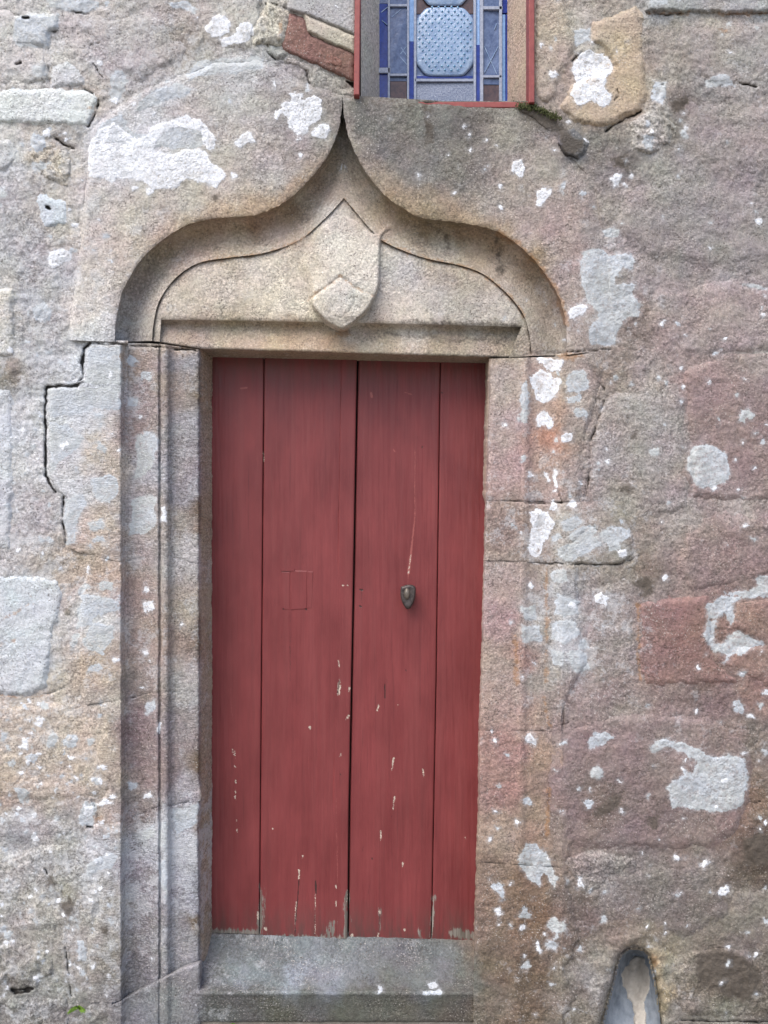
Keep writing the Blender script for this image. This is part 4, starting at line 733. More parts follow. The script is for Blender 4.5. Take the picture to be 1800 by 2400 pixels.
# pendant: a keeled shield that comes forward and ends in a rounded, chipped bud
pc = smooth_curve(PEND+[PEND[0]], 150)[:-1]
uv, fo = cdt([tuple(p) for p in pc], 2.4); u, v = uv.T
d = poly_sdf(u, v, [tuple(p) for p in pc]); up = sstep(560, 470, v); leftf = sstep(760, 690, u)*sstep(735, 660, v)
edge = np.where(leftf > .5, 60, 9)
body = sstep(0, 1, np.clip(d/(9+85*leftf+40*up), 0, 1))
fwd = np.interp(v, [460, 520, 600, 690, 740, 780], [.006, .014, .027, .043, .047, .034])
y = .052-fwd*body
DIA = T(2,(335,1945),(550,1790),(640,1860),(780,1925))
dia_poly = T(2,(335,1945),(550,1790),(640,1860),(780,1925),(740,2010),(620,2120),(550,2150),(450,2100),(350,1990))
dd = poly_sdf(u, v, dia_poly); y += .005*np.exp(-line_d(u, v, DIA)/2.0)-.007*sstep(0, 10, dd)
ring = T(2,(640,1860),(645,1900),(640,1960),(600,2020),(550,2060),(500,2045),(470,2020)); y += .0035*np.exp(-line_d(u, v, ring)/2.0)
y += .006*sstep(0, 40, poly_sdf(u, v, T(2,(640,1880),(780,1930),(700,2055),(620,2120),(550,2150),(470,2110),(550,2065),(620,2010))))*(.6+fbm(u, v, 9, 2, 14))
y += .004*np.exp(-line_d(u, v, T(2,(380,1478),(560,1272),(745,1490)))/2.0)
y = y-relief(u, v, .5, 27)
at = stone_attrs(u, v); obj('pendant', P(u, v, y), fo, M_STONE, tym, at)

# jambs: moulded profile swept down each stone
def jamb(path_fn, vt, vb, name='jamb_stone', label=None, tool=.0, seed=0, tint=None, mixt=.3, amp=.6, joint=3.0, gain_fn=None):
    """path_fn(v) -> (u, y) arrays along the profile; vt(u), vb(u): top and bottom joint lines"""
    u0, y0 = path_fn(np.array([1500.])); n = u0.shape[1]
    rows = max(6, int((np.mean(vb(u0))-np.mean(vt(u0)))/3.2)); s = np.linspace(0, 1, rows)
    # a few passes: joint line depends on u, u depends weakly on v
    V = np.linspace(float(vt(u0).mean()), float(vb(u0).mean()), rows)
    Uc, Yc = path_fn(V)
    Vt = vt(Uc); Vb = vb(Uc); VV = Vt*(1-s[:, None])+Vb*s[:, None]
    U2 = np.empty_like(Uc); Y2 = np.empty_like(Yc)
    for c in range(n):
        U2[:, c] = np.interp(VV[:, c], V, Uc[:, c]); Y2[:, c] = np.interp(VV[:, c], V, Yc[:, c])
    dj = np.minimum(VV-Vt, Vb-VV)
    U, VV, Y = U2.ravel(), VV.ravel(), Y2.ravel(); dj = dj.ravel()
    if seed == 6: Y = Y+.050*(1-sstep(0, 12, (VV-Vt.ravel())))**1.5*(U > 262)
    Y = Y-relief(U, VV, amp, 2)-growth(U, VV)*.7+.0034*np.exp(-dj/joint)*(dj < 18)*np.clip(.55+1.9*fbm(U, VV, 40, 2, seed+9), 0, 1.3)
    U = U+fbm(U*.2, VV, 22, 3, 5)*2.6+fbm(U*.2, VV, 7, 2, 6)*1.2*np.interp(U, [455, 466, 1148, 1160], [0, 1, 1, 0])
    i = grid_faces(rows, n); co = P(U, VV, Y)
    nr = np.cross(co[i[:, 1]]-co[i[:, 0]], co[i[:, 3]]-co[i[:, 0]])[:, 1].mean()
    if nr > 0: i = i[:, ::-1]
    at = stone_attrs(U, VV, tint, mixt, tool, gain=gain_fn(U, VV)[:, None] if gain_fn else 1.0)
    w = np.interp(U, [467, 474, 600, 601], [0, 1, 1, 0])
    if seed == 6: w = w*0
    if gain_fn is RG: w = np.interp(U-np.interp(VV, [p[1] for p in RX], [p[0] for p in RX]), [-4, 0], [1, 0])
    w = (w*.85)[:, None]; at['base'] = at['base']*(1-w)+np.array([.42, .335, .255])*w; at['lich'][:, 3] *= 1-.6*w[:, 0]  # reveal colour raised to stand in for bounced light
    o = obj(name, co, i, M_STONE, sur, at)
    if label: o['label'] = label
    return o
def path(segs):
    """densify a list of (u, y) points"""
    out = []
    for (a, b), (c, d) in zip(segs[:-1], segs[1:]):
        n = max(1, int(math.hypot((c-a)*S, d-b)/S/2.6)); out += [(a+(c-a)*i/n, b+(d-b)*i/n) for i in range(n)]
    return out+[segs[-1]]
L_PROF = [(283,-.006),(285,.000),(289,.012),(294,.026),(303,.037),(315,.043),(330,.042),(345,.037),(358,.030),(368,.024),(371,.0245),(373,.034),(376,.034),(378,.026),(382,.022),(388,.0215),(393,.025),(397,.034),(402,.045),(409,.050),(418,.050),(440,.050),(458,.051),(465,.053),(467,.060)]
L_PATH = np.array(path(L_PROF+[(470,.075),(497,.185),(500,.21)]))
face_t = np.linspace(0, 1, 34)[:-1]
def l_path(xl):
    def fn(v):
        v = np.asarray(v, float); x = xl(v)[:, None]
        fu_ = x+(L_PATH[0, 0]-x)*face_t[None]; dist = (fu_-x)
        fy = -.006+np.where(v < 1290, .030, .016)[:, None]*(1-sstep(0, np.where(v < 1290, 7., 26.)[:, None], dist))
        u = np.concatenate([fu_, np.repeat(L_PATH[None, :, 0], len(v), 0)], 1); y = np.concatenate([fy, np.repeat(L_PATH[None, :, 1], len(v), 0)], 1)
        # chipped inner arris
        w = np.interp(u, [455, 466, 480, 497], [0, 1, .6, 0]); chip = np.exp(-((v-1868)/26)**2)*7-np.exp(-((v-1960)/70)**2)*3
        return u+w*chip[:, None], y
    return fn
LG = lambda U, V: np.interp(U, [278, 290, 466, 474], [1, 1.16, 1.05, 1.3])  # lifts base colour in the shaded hollow and reveal to offset weak light
RG = lambda U, V: np.interp(U-np.interp(V, [p[1] for p in RX], [p[0] for p in RX]), [-4, 0], [2.0, 1.0])  # same lift of base colour for the opposite shaded reveal
def ln(*pts): return lambda u: np.interp(u, [p[0] for p in pts], [p[1] for p in pts])
xl1 = lambda v: np.interp(v, [800, 815, 888, 893, 906, 912, 974, 1118, 1153, 1165, 1216, 1290], [214, 197, 194, 186, 120, 111, 109, 110, 132, 150, 148, 158])
xl2 = lambda v: np.interp(v, [1290, 1340, 1400, 1500, 1560, 1640], [185, 190, 178, 168, 176, 180])
xl3 = lambda v: 216+26*noise(np.asarray(v)/90., np.asarray(v)*0+3.3, 5)+10*noise(np.asarray(v)/23., np.asarray(v)*0+1.3, 6)
xr4 = lambda v: 1352+24*noise(np.asarray(v)/80., np.asarray(v)*0+7.3, 8)+10*noise(np.asarray(v)/21., np.asarray(v)*0+2.3, 9)
flat = lambda x: (lambda v: np.full(np.shape(v), float(x)))
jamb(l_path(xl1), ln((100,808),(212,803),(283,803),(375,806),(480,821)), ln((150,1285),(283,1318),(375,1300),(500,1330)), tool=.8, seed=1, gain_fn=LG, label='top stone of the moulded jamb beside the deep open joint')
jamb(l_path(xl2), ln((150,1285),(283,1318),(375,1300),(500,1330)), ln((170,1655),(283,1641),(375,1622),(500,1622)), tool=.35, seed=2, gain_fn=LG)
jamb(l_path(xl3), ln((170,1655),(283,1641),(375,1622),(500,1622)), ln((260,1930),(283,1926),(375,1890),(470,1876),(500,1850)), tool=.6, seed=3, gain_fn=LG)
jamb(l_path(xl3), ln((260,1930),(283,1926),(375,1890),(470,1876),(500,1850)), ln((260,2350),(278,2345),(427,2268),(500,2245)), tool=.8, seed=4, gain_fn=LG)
def plinth(v):
    u, y = l_path(flat(236))(v)
    rev = u > 467
    y = np.where(u > 280, -.004+(y-.0)*.42, y)
    u = np.where(rev, 467+(u-467)*.22, u); y = np.where(rev, np.interp(u, [467, 469, 475], [.019, .024, .06]), y)
    return u, y
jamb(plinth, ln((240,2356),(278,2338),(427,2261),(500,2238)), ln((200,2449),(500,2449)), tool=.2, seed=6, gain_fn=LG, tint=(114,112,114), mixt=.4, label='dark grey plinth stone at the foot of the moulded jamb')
R_PROF = [(1316,-.004),(1308,.008),(1298,.016),(1280,.021),(1260,.021),(1246,.016),(1238,.008),(1231,.006),(1226,.010),(1215,.012),(1185,.014),(1160,.014),(1152,.018),(1150,.026)]
R_OFF = np.array(path(R_PROF)); R_REV = np.array(path([(1149,.04),(1140,.185),(1138,.21)]))
def r_path(xr, flatten=1.0):
    def fn(v):
        v = np.asarray(v, float); x = xr(v)[:, None]; ar = np.interp(v, [p[1] for p in RX], [p[0] for p in RX])[:, None]
        fu_ = x+(1316-x)*face_t[None]; fy = -.004+.016*(1-sstep(0, 26, np.abs(fu_-x)))
        k = (1316-ar)/(1316-1150); pu = 1316-(1316-R_OFF[None, :, 0])*k; pyy = np.repeat(R_OFF[None, :, 1]*flatten, len(v), 0)+.0*v[:, None]
        vis = np.interp(v, [850, 1160, 1185, 2520], [1.0, .9, .25, .25])[:, None]
        rvu = ar+(R_REV[None, :, 0]-1150)*vis; rvy = np.repeat(R_REV[None, :, 1], len(v), 0)
        return np.concatenate([fu_, pu, rvu], 1), np.concatenate([fy, pyy, rvy], 1)
    return fn
rx1 = lambda v: np.interp(v, [830, 870, 919, 999, 1046, 1118, 1172], [1400, 1425, 1416, 1394, 1382, 1380, 1370])
rx2 = lambda v: np.interp(v, [1180, 1250, 1300, 1320], [1480, 1500, 1500, 1470])
rx3 = lambda v: np.interp(v, [1325, 1400, 1560, 1640, 1720], [1370, 1370, 1385, 1340, 1320])
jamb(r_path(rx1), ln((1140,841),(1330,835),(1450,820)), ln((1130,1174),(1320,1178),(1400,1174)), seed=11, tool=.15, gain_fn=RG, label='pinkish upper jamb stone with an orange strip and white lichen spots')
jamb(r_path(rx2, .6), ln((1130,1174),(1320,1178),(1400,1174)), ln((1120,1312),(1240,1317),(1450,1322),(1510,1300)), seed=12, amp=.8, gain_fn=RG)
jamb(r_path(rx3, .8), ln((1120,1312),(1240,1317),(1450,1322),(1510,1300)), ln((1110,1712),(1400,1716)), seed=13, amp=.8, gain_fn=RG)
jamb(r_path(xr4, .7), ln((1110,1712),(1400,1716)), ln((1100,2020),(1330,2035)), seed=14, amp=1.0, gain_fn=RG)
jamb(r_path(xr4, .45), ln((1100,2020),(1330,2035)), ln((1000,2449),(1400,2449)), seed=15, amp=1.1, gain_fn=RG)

# ------------------------------------------------------------------ threshold
thr = empty('threshold', tuple(P(np.array(800.), np.array(2400.), np.array(.1))), 'worn blue grey granite threshold sloping down from the foot of the red door', 'step')
pv = path([(2180,.30),(2190,.215),(2202,.185)]) ; prof = [(2166,.26),(2176,.21),(2188,.183),(2225,.152),(2255,.116),(2285,.078),(2308,.046),(2318,.028),(2324,.014),(2330,.010),(2338,.014),(2362,.019),(2388,.020),(2394,.022),(2398,.045),(2402,.08)]
PV = []
for (a, b_), (c, d_) in zip(prof[:-1], prof[1:]):
    n = max(2, int((c-a)/2.4)); PV += [(a+(c-a)*i/n, b_+(d_-b_)*i/n) for i in range(n)]
PV = np.array(PV+[prof[-1]]); ut = np.arange(463, 1136, 3.0)
UT, VT = np.meshgrid(ut, PV[:, 0]); YT = np.repeat(PV[:, 1:2], len(ut), 1); VT = VT+(UT-497)*.03*sstep(2330, 2190, VT)
UT, VT, YT = UT.ravel(), VT.ravel(), YT.ravel(); flatk = sstep(2335, 2315, VT)
YT = YT-relief(UT, VT, .25+.75*flatk, 41); VT = VT+fbm(UT, VT, 40, 2, 44)*1.5
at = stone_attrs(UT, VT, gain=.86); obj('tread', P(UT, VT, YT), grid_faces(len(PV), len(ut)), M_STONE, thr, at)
def box(x0, x1, y0, y1, z0, z1):
    c = np.array([(x, y, z) for x in (x0, x1) for y in (y0, y1) for z in (z0, z1)], float)
    return c, [(0, 2, 3, 1), (4, 5, 7, 6), (0, 1, 5, 4), (2, 6, 7, 3), (0, 4, 6, 2), (1, 3, 7, 5)]
co, fa = box(-.75, .35, .03, .30, -.02, .055); ob = obj('footing', co, fa, M_GROUND, thr, smooth=False)
# backs of the walls, so that nothing shines through the joints
co, fa = box(-1.72, 1.72, .34, .40, 0, 3.6); obj('wall_core', co, fa, M_DARK, wall, smooth=False)

# ------------------------------------------------------------------ door leaves
E = {0: lambda v: np.interp(v, [838, 2200], [492, 492]), 1: lambda v: np.interp(v, [850, 2200], [619, 608]), 2: lambda v: np.interp(v, [850, 1380, 1900, 2200], [837.5, 828, 818, 815]), 3: lambda v: np.interp(v, [850, 1600, 2200], [1032, 1022, 1011]), 4: lambda v: np.interp(v, [850, 1600, 2200], [1146, 1137, 1118])}
DU0, DV0 = 480, 820
du, dv = np.meshgrid(np.arange(DU0, 1160, 1.5), np.arange(DV0, 2230, 1.5))
D_CH, D_BA, D_SC, D_CK = (np.full(du.shape, -RNG_PX) for _ in range(4))
dw = fbm(du, dv, 8, 2, 71)*1.6
def dstroke(F, pts, w0, w1=None):
    w1 = w0 if w1 is None else w1; n = len(pts)-1
    for i, (p, q) in enumerate(zip(pts[:-1], pts[1:])):
        i0 = max(0, int((min(p[0], q[0])-18-DU0)/1.5)); i1 = int((max(p[0], q[0])+18-DU0)/1.5)+1; j0 = max(0, int((min(p[1], q[1])-18-DV0)/1.5)); j1 = int((max(p[1], q[1])+18-DV0)/1.5)+1
        sl = np.s_[j0:j1, i0:i1]; a, b = du[sl]+dw[sl], dv[sl]
        if a.size == 0: continue
        t = np.clip(((a-p[0])*(q[0]-p[0])+(b-p[1])*(q[1]-p[1]))/((q[0]-p[0])**2+(q[1]-p[1])**2+1e-6), 0, 1)
        w = w0+(w1-w0)*(i+t)/n
        F[sl] = np.maximum(F[sl], np.clip(w/2-seg_d(a, b, p, q), -RNG_PX, RNG_PX))
CHIPS = [(T(8,(280,1215),(278,1275)),4.6),(T(8,(535,0),(528,80)),4),(T(8,(545,20),(538,75)),5),(T(8,(605,30),(602,60)),4),(T(8,(795,145),(786,180)),4.6),(T(8,(920,142),(925,146)),3),(T(8,(600,215),(580,242)),3.6),(T(8,(600,212),(598,228)),4.6),(T(8,(552,460),(540,482)),4),(T(8,(893,490),(886,525),(880,568)),5),(T(8,(1080,562),(1088,610)),3.4),(T(8,(900,732),(890,785),(888,825)),3.8),(T(8,(808,960),(808,1020)),4),(T(8,(302,1120),(300,1142)),3.2),(T(8,(952,1165),(948,1192)),3.6),(T(8,(518,1315),(520,1335)),4.2),(T(8,(520,1420),(518,1450)),4),(T(8,(1357,1002),(1358,1012)),3),(T(8,(800,1480),(800,1495)),4.5),(T(8,(622,1635),(628,1668)),6),(T(8,(60,1590),(70,1605)),6),(T(8,(12,1490),(15,1530)),5),(T(8,(962,1600),(966,1612)),5),(T(8,(792,1625),(790,1650)),4),(T(8,(1160,1665),(1165,1672)),4),(T(8,(258,1450),(256,1530),(254,1600)),3.2),(T(8,(262,1420),(260,1460)),3),(T(8,(385,1370),(382,1640)),1.6),
 (T(7,(1505,430),(1515,470)),2.6),(T(7,(1520,440),(1525,490)),2.6),(T(7,(1518,540),(1530,550)),3.4),(T(7,(1525,635),(1528,650)),4),(T(7,(1524,700),(1528,712)),3),(T(7,(1524,735),(1526,755)),4),(T(7,(1532,890),(1534,900)),3.4),(T(7,(1536,950),(1538,970)),3),(T(5,(535,2070),(538,2110)),3.2),(T(5,(560,1580),(568,1584)),4),(T(5,(592,1580),(598,1584)),3.6),(T(8,(350,290),(352,302)),7),(T(8,(108,945),(112,955)),2.4),(T(8,(598,1340),(590,1420)),3),(T(5,(48,720),(50,780)),2.4),(T(5,(540,2190),(545,2210)),3)]
for p, w in CHIPS: dstroke(D_CH, p, w, w*.6)
dstroke(D_SC, T(5,(985,1575),(988,1500)), 2.2, 2.6); dstroke(D_SC, T(5,(988,1500),(1008,1340),(1030,1130)), 6.5, 3.0); dstroke(D_CH, T(5,(988,1502),(990,1488)), 3.6)
dstroke(D_CH, T(5,(992,1470),(1004,1380)), 2.4, 1.4)
dstroke(D_SC, T(5,(1030,1130),(1028,960),(1030,700)), 3.0, 1.8); dstroke(D_SC, T(5,(745,335),(750,360)), 6); dstroke(D_SC, T(5,(960,330),(1010,345)), 3); dstroke(D_SC, T(5,(890,700),(900,715)), 4)
dstroke(D_SC, T(7,(1495,30),(1500,180),(1510,240)), 1.2); dstroke(D_SC, T(4,(1560,305),(1600,300)), 5); dstroke(D_SC, T(8,(520,750),(528,1300)), 1.8)
CKS = [(T(8,(280,1280),(270,1400),(256,1560),(254,1640)),2.6),(T(8,(387,1285),(389,1365)),4),(T(8,(398,1090),(390,1290)),.8),(T(8,(385,1370),(380,1640)),1.2),(T(8,(750,1250),(690,1560),(686,1620)),1.0),(T(8,(860,1000),(850,1120),(840,1300)),.8),(T(8,(880,860),(855,1050)),.8),(T(8,(1065,1150),(1030,1400)),.7),(T(8,(835,10),(836,100)),3),(T(8,(540,-10),(530,70)),3),(T(8,(985,980),(950,1150)),.7),(T(8,(695,1060),(690,1100)),1.2),(T(8,(940,410),(900,520)),.6),(T(8,(852,430),(885,500)),.6),(T(8,(885,1440),(882,1620)),.9),(T(8,(800,1500),(796,1640)),1.4),(T(8,(750,1135),(754,1145)),3),(T(8,(545,590),(552,600)),3),
 (T(5,(915,200),(918,560),(905,900)),.9),(T(5,(1050,590),(1040,680)),.7),(T(5,(1075,690),(1080,680)),3),(T(5,(548,300),(540,800),(530,1300)),.7),(T(5,(575,960),(568,1500),(570,1900)),.6),(T(5,(800,830),(790,1100)),.6),(T(5,(440,260),(430,700)),.6),(T(5,(280,260),(278,330)),1.0),(T(5,(1030,580),(1030,500)),.7),(T(5,(210,1370),(180,1460)),.8),(T(5,(300,1390),(310,1450)),.8),(T(5,(672,1608),(692,1612)),4),(T(5,(685,1615),(683,1700)),1.6),(T(5,(672,1715),(682,1720)),4),(T(5,(968,2130),(975,2136)),3),(T(5,(852,1900),(850,2212)),.7),(T(5,(1200,330),(1212,335)),3),(T(5,(165,1880),(165,2200)),.7),(T(5,(222,1740),(222,2200)),1.4),(T(5,(175,1735),(182,1725)),4),(T(5,(322,1730),(328,1740)),4)]
for p, w in CKS: dstroke(D_CK, p, w+.6)
BARE = [(T(8,(38,1330),(30,1640)),7),(T(8,(15,1500),(8,1640)),9),(T(8,(590,1360),(580,1640)),9),(T(8,(1150,1390),(1140,1640)),6),(T(8,(490,1560),(480,1650)),14),(T(8,(1060,1610),(1070,1650)),8),(T(8,(1280,1620),(1440,1650)),22),(T(7,(1370,1620),(1659,1620)),16),(T(8,(0,1655),(600,1665)),13),(T(8,(620,1680),(1140,1695)),8),(T(8,(800,1465),(802,1600)),3)]
for p, w in BARE: dstroke(D_BA, p, w)
D_P = np.stack([enc(D_CH), enc(D_BA), enc(D_SC), enc(D_CK)], -1)
def dsample(u, v):
    x = np.clip((u-DU0)/1.5, 0, D_P.shape[1]-1.001); y = np.clip((v-DV0)/1.5, 0, D_P.shape[0]-1.001); i = x.astype(int); j = y.astype(int); fx = (x-i)[..., None]; fy = (y-j)[..., None]
    return (D_P[j, i]*(1-fx)+D_P[j, i+1]*fx)*(1-fy)+(D_P[j+1, i]*(1-fx)+D_P[j+1, i+1]*fx)*fy
def plank(el, er, gl, gr_, yf, parent, bot, seed, name='plank', vtop=836):
    vs_ = np.r_[np.arange(vtop, 2150, 3.0), np.arange(2150, 2206, 1.6)]
    n = max(8, int((er(1500)-el(1500))/1.8)); s = np.linspace(0, 1, n)
    V, _ = np.meshgrid(vs_, s, indexing='ij'); L = el(V)+gl; R = er(V)-gr_
    U = L+(R-L)*s[None]; bt = bot(U)+fbm(U, U*0, 9, 3, seed)*3
    V = vtop+(V-vtop)*(bt-vtop)/(2206-vtop)
    L = el(V)+gl; R = er(V)-gr_; U = L+(R-L)*s[None]+fbm(U, V, 60, 2, seed+3)*.5
    dd_ = np.minimum(U-L, R-U); Y = yf+.0022*np.exp(-dd_/1.4)-.0012*fbm(U*1.6, V*.12, 16, 3, seed+1)-.0016*fbm(U, V, 220, 1, seed+2)
    # side and bottom returns
    nb_ = len(vs_); U = np.c_[U[:, :1], U, U[:, -1:]]; V = np.c_[V[:, :1], V, V[:, -1:]]; Y = np.c_[Y[:, :1]+.03, Y, Y[:, -1:]+.03]
    U = np.r_[U, U[-1:]]; V = np.r_[V, V[-1:]]; Y = np.r_[Y, Y[-1:]+.03]
    at = dsample(U.ravel(), V.ravel())
    return obj(name, P(U.ravel(), V.ravel(), Y.ravel()), grid_faces(nb_+1, n+2), M_PAINT, parent, {'paint': at})
def door_base(u): return tuple(P(np.array(float(u)), np.array(2200.), np.array(.2)))
leafA = empty('door_leaf', door_base(655), 'red painted plank door leaf with a patched lock hole, hinged beside the moulded jamb', 'door', 'leaves of the red double door')
leafB = empty('door_leaf', door_base(980), 'red painted plank door leaf carrying the small dark iron knob', 'door', 'leaves of the red double door')
botA = ln((490, 2188), (560, 2190), (815, 2203)); botB = ln((815, 2208), (1010, 2212), (1020, 2206), (1120, 2214))
plank(E[0], E[1], 0, .9, .184, leafA, botA, 1); plank(E[1], E[2], .9, 1.2, .182, leafA, botA, 2)
plank(E[2], E[3], 2.6, .8, .190, leafB, botB, 3); plank(E[3], E[4], .8, 0, .191, leafB, botB, 4)
# cover strip that laps the meeting edge of the first leaf
def strip(x0, x1, v0, v1, yf, th, name, parent, taper=None):
    vs_ = np.arange(v0, v1, 3.0); e = E[2](vs_); n = 10; s = np.linspace(0, 1, n)
    U = (e+x0)[:, None]+(x1-x0)*s[None]; V = np.repeat(vs_[:, None], n, 1); Y = np.full(U.shape, yf)+.001*(np.abs(s-.5)*2)[None]**8
    th_ = th*np.ones(len(vs_)) if taper is None else th*taper(vs_)
    Y = Y+(th-th_)[:, None]
    U = np.c_[U[:, :1], U, U[:, -1:]]; V = np.c_[V[:, :1], V, V[:, -1:]]; Y = np.c_[Y[:, :1]+.012, Y, Y[:, -1:]+.03]
    obj(name, P(U.ravel(), V.ravel(), Y.ravel()), grid_faces(len(vs_), n+2), M_PAINT, parent, {'paint': dsample(U.ravel(), V.ravel())})
strip(-38, -1.2, 838, 2196, .1795, .004, 'cover_strip', leafA, lambda v: np.interp(v, [838, 1200, 1500, 2200], [1, .8, .45, .45]))
# old lock hole patched with let-in wood
def slab(poly_px, yf, th, name, parent, mat, attrs=True):
    pl = resample(poly_px, 4, True); n = len(pl); c = pl.mean(0)
    rings = [(1.0, th), (1.0, .0012), (.96, 0), (.5, 0)]; U = np.concatenate([c[0]+(pl[:, 0]-c[0])*k for k, _ in rings]); V = np.concatenate([c[1]+(pl[:, 1]-c[1])*k for k, _ in rings]); Y = np.concatenate([np.full(n, yf+y) for _, y in rings])
    fa = []
    for r in range(3):
        for i in range(n): fa.append((r*n+i, r*n+(i+1) % n, (r+1)*n+(i+1) % n, (r+1)*n+i))
    fa.append(tuple(3*n+i for i in range(n)))
    o = obj(name, P(U, V, Y), fa, mat, parent, {'paint': dsample(U, V)} if attrs else None, smooth=False)
    import bmesh
    bm = bmesh.new(); bm.from_mesh(o.data); bmesh.ops.recalc_face_normals(bm, faces=bm.faces); bm.to_mesh(o.data); bm.free()
    return o
slab(T(5,(165,1492),(218,1494),(218,1742),(168,1738)), .1808, .006, 'wood_patch', leafA, M_PAINT)
slab(T(5,(224,1484),(330,1488),(328,1735),(226,1742)), .1803, .006, 'wood_patch', leafA, M_PAINT)
slab(T(5,(335,1490),(368,1492),(360,1732),(332,1732)), .1807, .006, 'wood_patch', leafA, M_PAINT)
slab(T(5,(160,1474),(250,1476),(250,1489),(160,1488)), .1792, .006, 'wood_patch', leafA, M_PAINT)
# iron knob: flat-topped, pointed below, with a raised oval boss
def knob():
    out = np.array(T(5,(940,1592),(985,1578),(1030,1590),(1033,1640),(1022,1690),(1000,1728),(985,1735),(968,1725),(946,1685),(937,1640))); c = np.array(T(5,(984,1645))[0])
    pl = smooth_curve(list(out)+[out[0]], 41)[:-1]; n = len(pl)
    rings = [(.72, .190), (.78, .170), (1.0, .160), (1.02, .150), (.94, .143), (.80, .1405), (.74, .141)]
    bc = np.array([math.cos(a) for a in np.linspace(0, 2*np.pi, n, endpoint=False)])
    co = []
    for k, y in rings: co.append(P(c[0]+(pl[:, 0]-c[0])*k, c[1]+(pl[:, 1]-c[1])*k, np.full(n, y)))
    fa = [(r*n+i, r*n+(i+1) % n, (r+1)*n+(i+1) % n, (r+1)*n+i) for r in range(len(rings)-1) for i in range(n)]
    fa.append(tuple((len(rings)-1)*n+i for i in range(n)))
    return np.vstack(co), fa, c, pl
import bmesh
def fix(o):
    bm = bmesh.new(); bm.from_mesh(o.data); bmesh.ops.recalc_face_normals(bm, faces=bm.faces); bm.to_mesh(o.data); bm.free()
co, fa, kc, kpl = knob(); kn = obj('knob', co, fa, M_IRON, leafB); fix(kn)
n = 24; an = np.linspace(0, 2*np.pi, n, endpoint=False); co = []
for k, y in ((1, .142), (.9, .137), (.6, .133), (.25, .1315)): co.append(P(kc[0]-2+7.5*k*np.cos(an), kc[1]-3+14*k*np.sin(an), np.full(n, y)))
fa = [(r*n+i, r*n+(i+1) % n, (r+1)*n+(i+1) % n, (r+1)*n+i) for r in range(3) for i in range(n)]+[tuple(3*n+i for i in range(n))]
M_WORN = simple('worn_iron', (.10, .088, .075), (.22, .19, .16), 120, .45, .5, .5, .001)
bo = obj('boss', np.vstack(co), fa, M_WORN, kn); fix(bo)
# boards behind both leaves
p0 = P(np.array([490., 1150.]), np.array([830., 2230.]), np.array([.225, .225]))
co, fa = box(p0[0, 0], p0[1, 0], .222, .25, p0[1, 2], p0[0, 2]); obj('backing_board', co, fa, M_DARK, leafB, smooth=False)

# ------------------------------------------------------------------ stained glass window
win = empty('stained_glass_window', tuple(P(np.array(1040.), np.array(236.), np.array(.12))), 'leaded stained glass window in blue and white with thin red iron edges', 'window', kind='thing')
def pbox(u0, v0, u1, v1, y0, y1, name, mat, parent, skew=0.0, bev=.0):
    """box whose front face (depth y0) is seen at u0..u1, v0..v1"""
    a = P(np.array([u0, u1, u1+skew, u0+skew]), np.array([v0, v0, v1, v1]), np.full(4, y0)+(rng.normal(0, .0012, 4) if name == 'pane' else 0)); b_ = a.copy(); b_[:, 1] = y1
    if bev:
        c = a.mean(0); a2 = a+np.sign(c-a)*bev; a1 = a.copy(); a1[:, 1] += bev
        co = np.vstack([a2, a1, b_]); fa = [(3, 2, 1, 0)]+[(i, (i+1) % 4, 4+(i+1) % 4, 4+i) for i in range(4)]+[(4+i, 4+(i+1) % 4, 8+(i+1) % 4, 8+i) for i in range(4)]
    else:
        co = np.vstack([a, b_]); fa = [(3, 2, 1, 0)]+[(i, (i+1) % 4, 4+(i+1) % 4, 4+i) for i in range(4)]
    o = obj(name, co, fa, mat, parent, smooth=False); fix(o); return o
YG = .21
pbox(835, -300, 848, 222, -.022, .03, 'frame_bar', M_FRAME, win, -6, .002)
pbox(1240, -300, 1253, 240, -.020, .03, 'frame_bar', M_FRAME, win, 0, .002)
pbox(980, 238, 1240, 252, .0, .03, 'frame_bar', M_FRAME, win, 0, .002)
def pane(u0, v0, u1, v1, mat, dy=0.0): return pbox(u0, v0, u1, v1, YG+dy, YG+.008, 'pane', mat, win)
def came(u0, v0, u1, v1, dy=-.008, mat=None): return pbox(u0, v0, u1, v1, YG+dy, YG+.004, 'lead_came', mat or M_CAME, win, 0, .0012)
# columns of the light: edge strip, side pane, blue bar, middle, and mirrored
pane(888, -300, 910, 8, M_PALE, .001); pane(888, 9, 910, 158, M_COBALT); pane(888, 172, 910, 245, M_COBALT)
came(909, -300, 914, 245); came(886, 158, 915, 171); 
pane(914, -300, 955, 10, M_PALE); pane(914, 14, 955, 172, M_PALE); came(914, 9, 955, 15); came(914, 172, 955, 178); pane(914, 178, 955, 190, M_PALE); pane(915, 191, 953, 245, M_AMBER); 
came(954, -300, 959, 245); pane(959, -300, 971, 97, M_SKYBLUE, -.003); pane(959, 97, 971, 245, M_COBALT, -.003); came(970, -300, 976, 245)
pane(975, 176, 1112, 188, M_PALE, .001); pane(975, 178, 1108, 184, M_COBALT, -.001); came(972, 184, 1112, 191); pane(975, 191, 1110, 245, M_MARB)
came(1110, -300, 1116, 245); pane(1116, -300, 1124, 105, M_SKYBLUE, -.003); pane(1116, 105, 1126, 245, M_COBALT, -.003); came(1125, -300, 1133, 245)
pane(1132, -300, 1172, 16, M_PALE); came(1132, 14, 1178, 22); pane(1132, 22, 1172, 178, M_PALE); came(1132, 176, 1176, 182); pane(1132, 182, 1172, 198, M_PALE); pane(1132, 200, 1170, 245, M_AMBER)
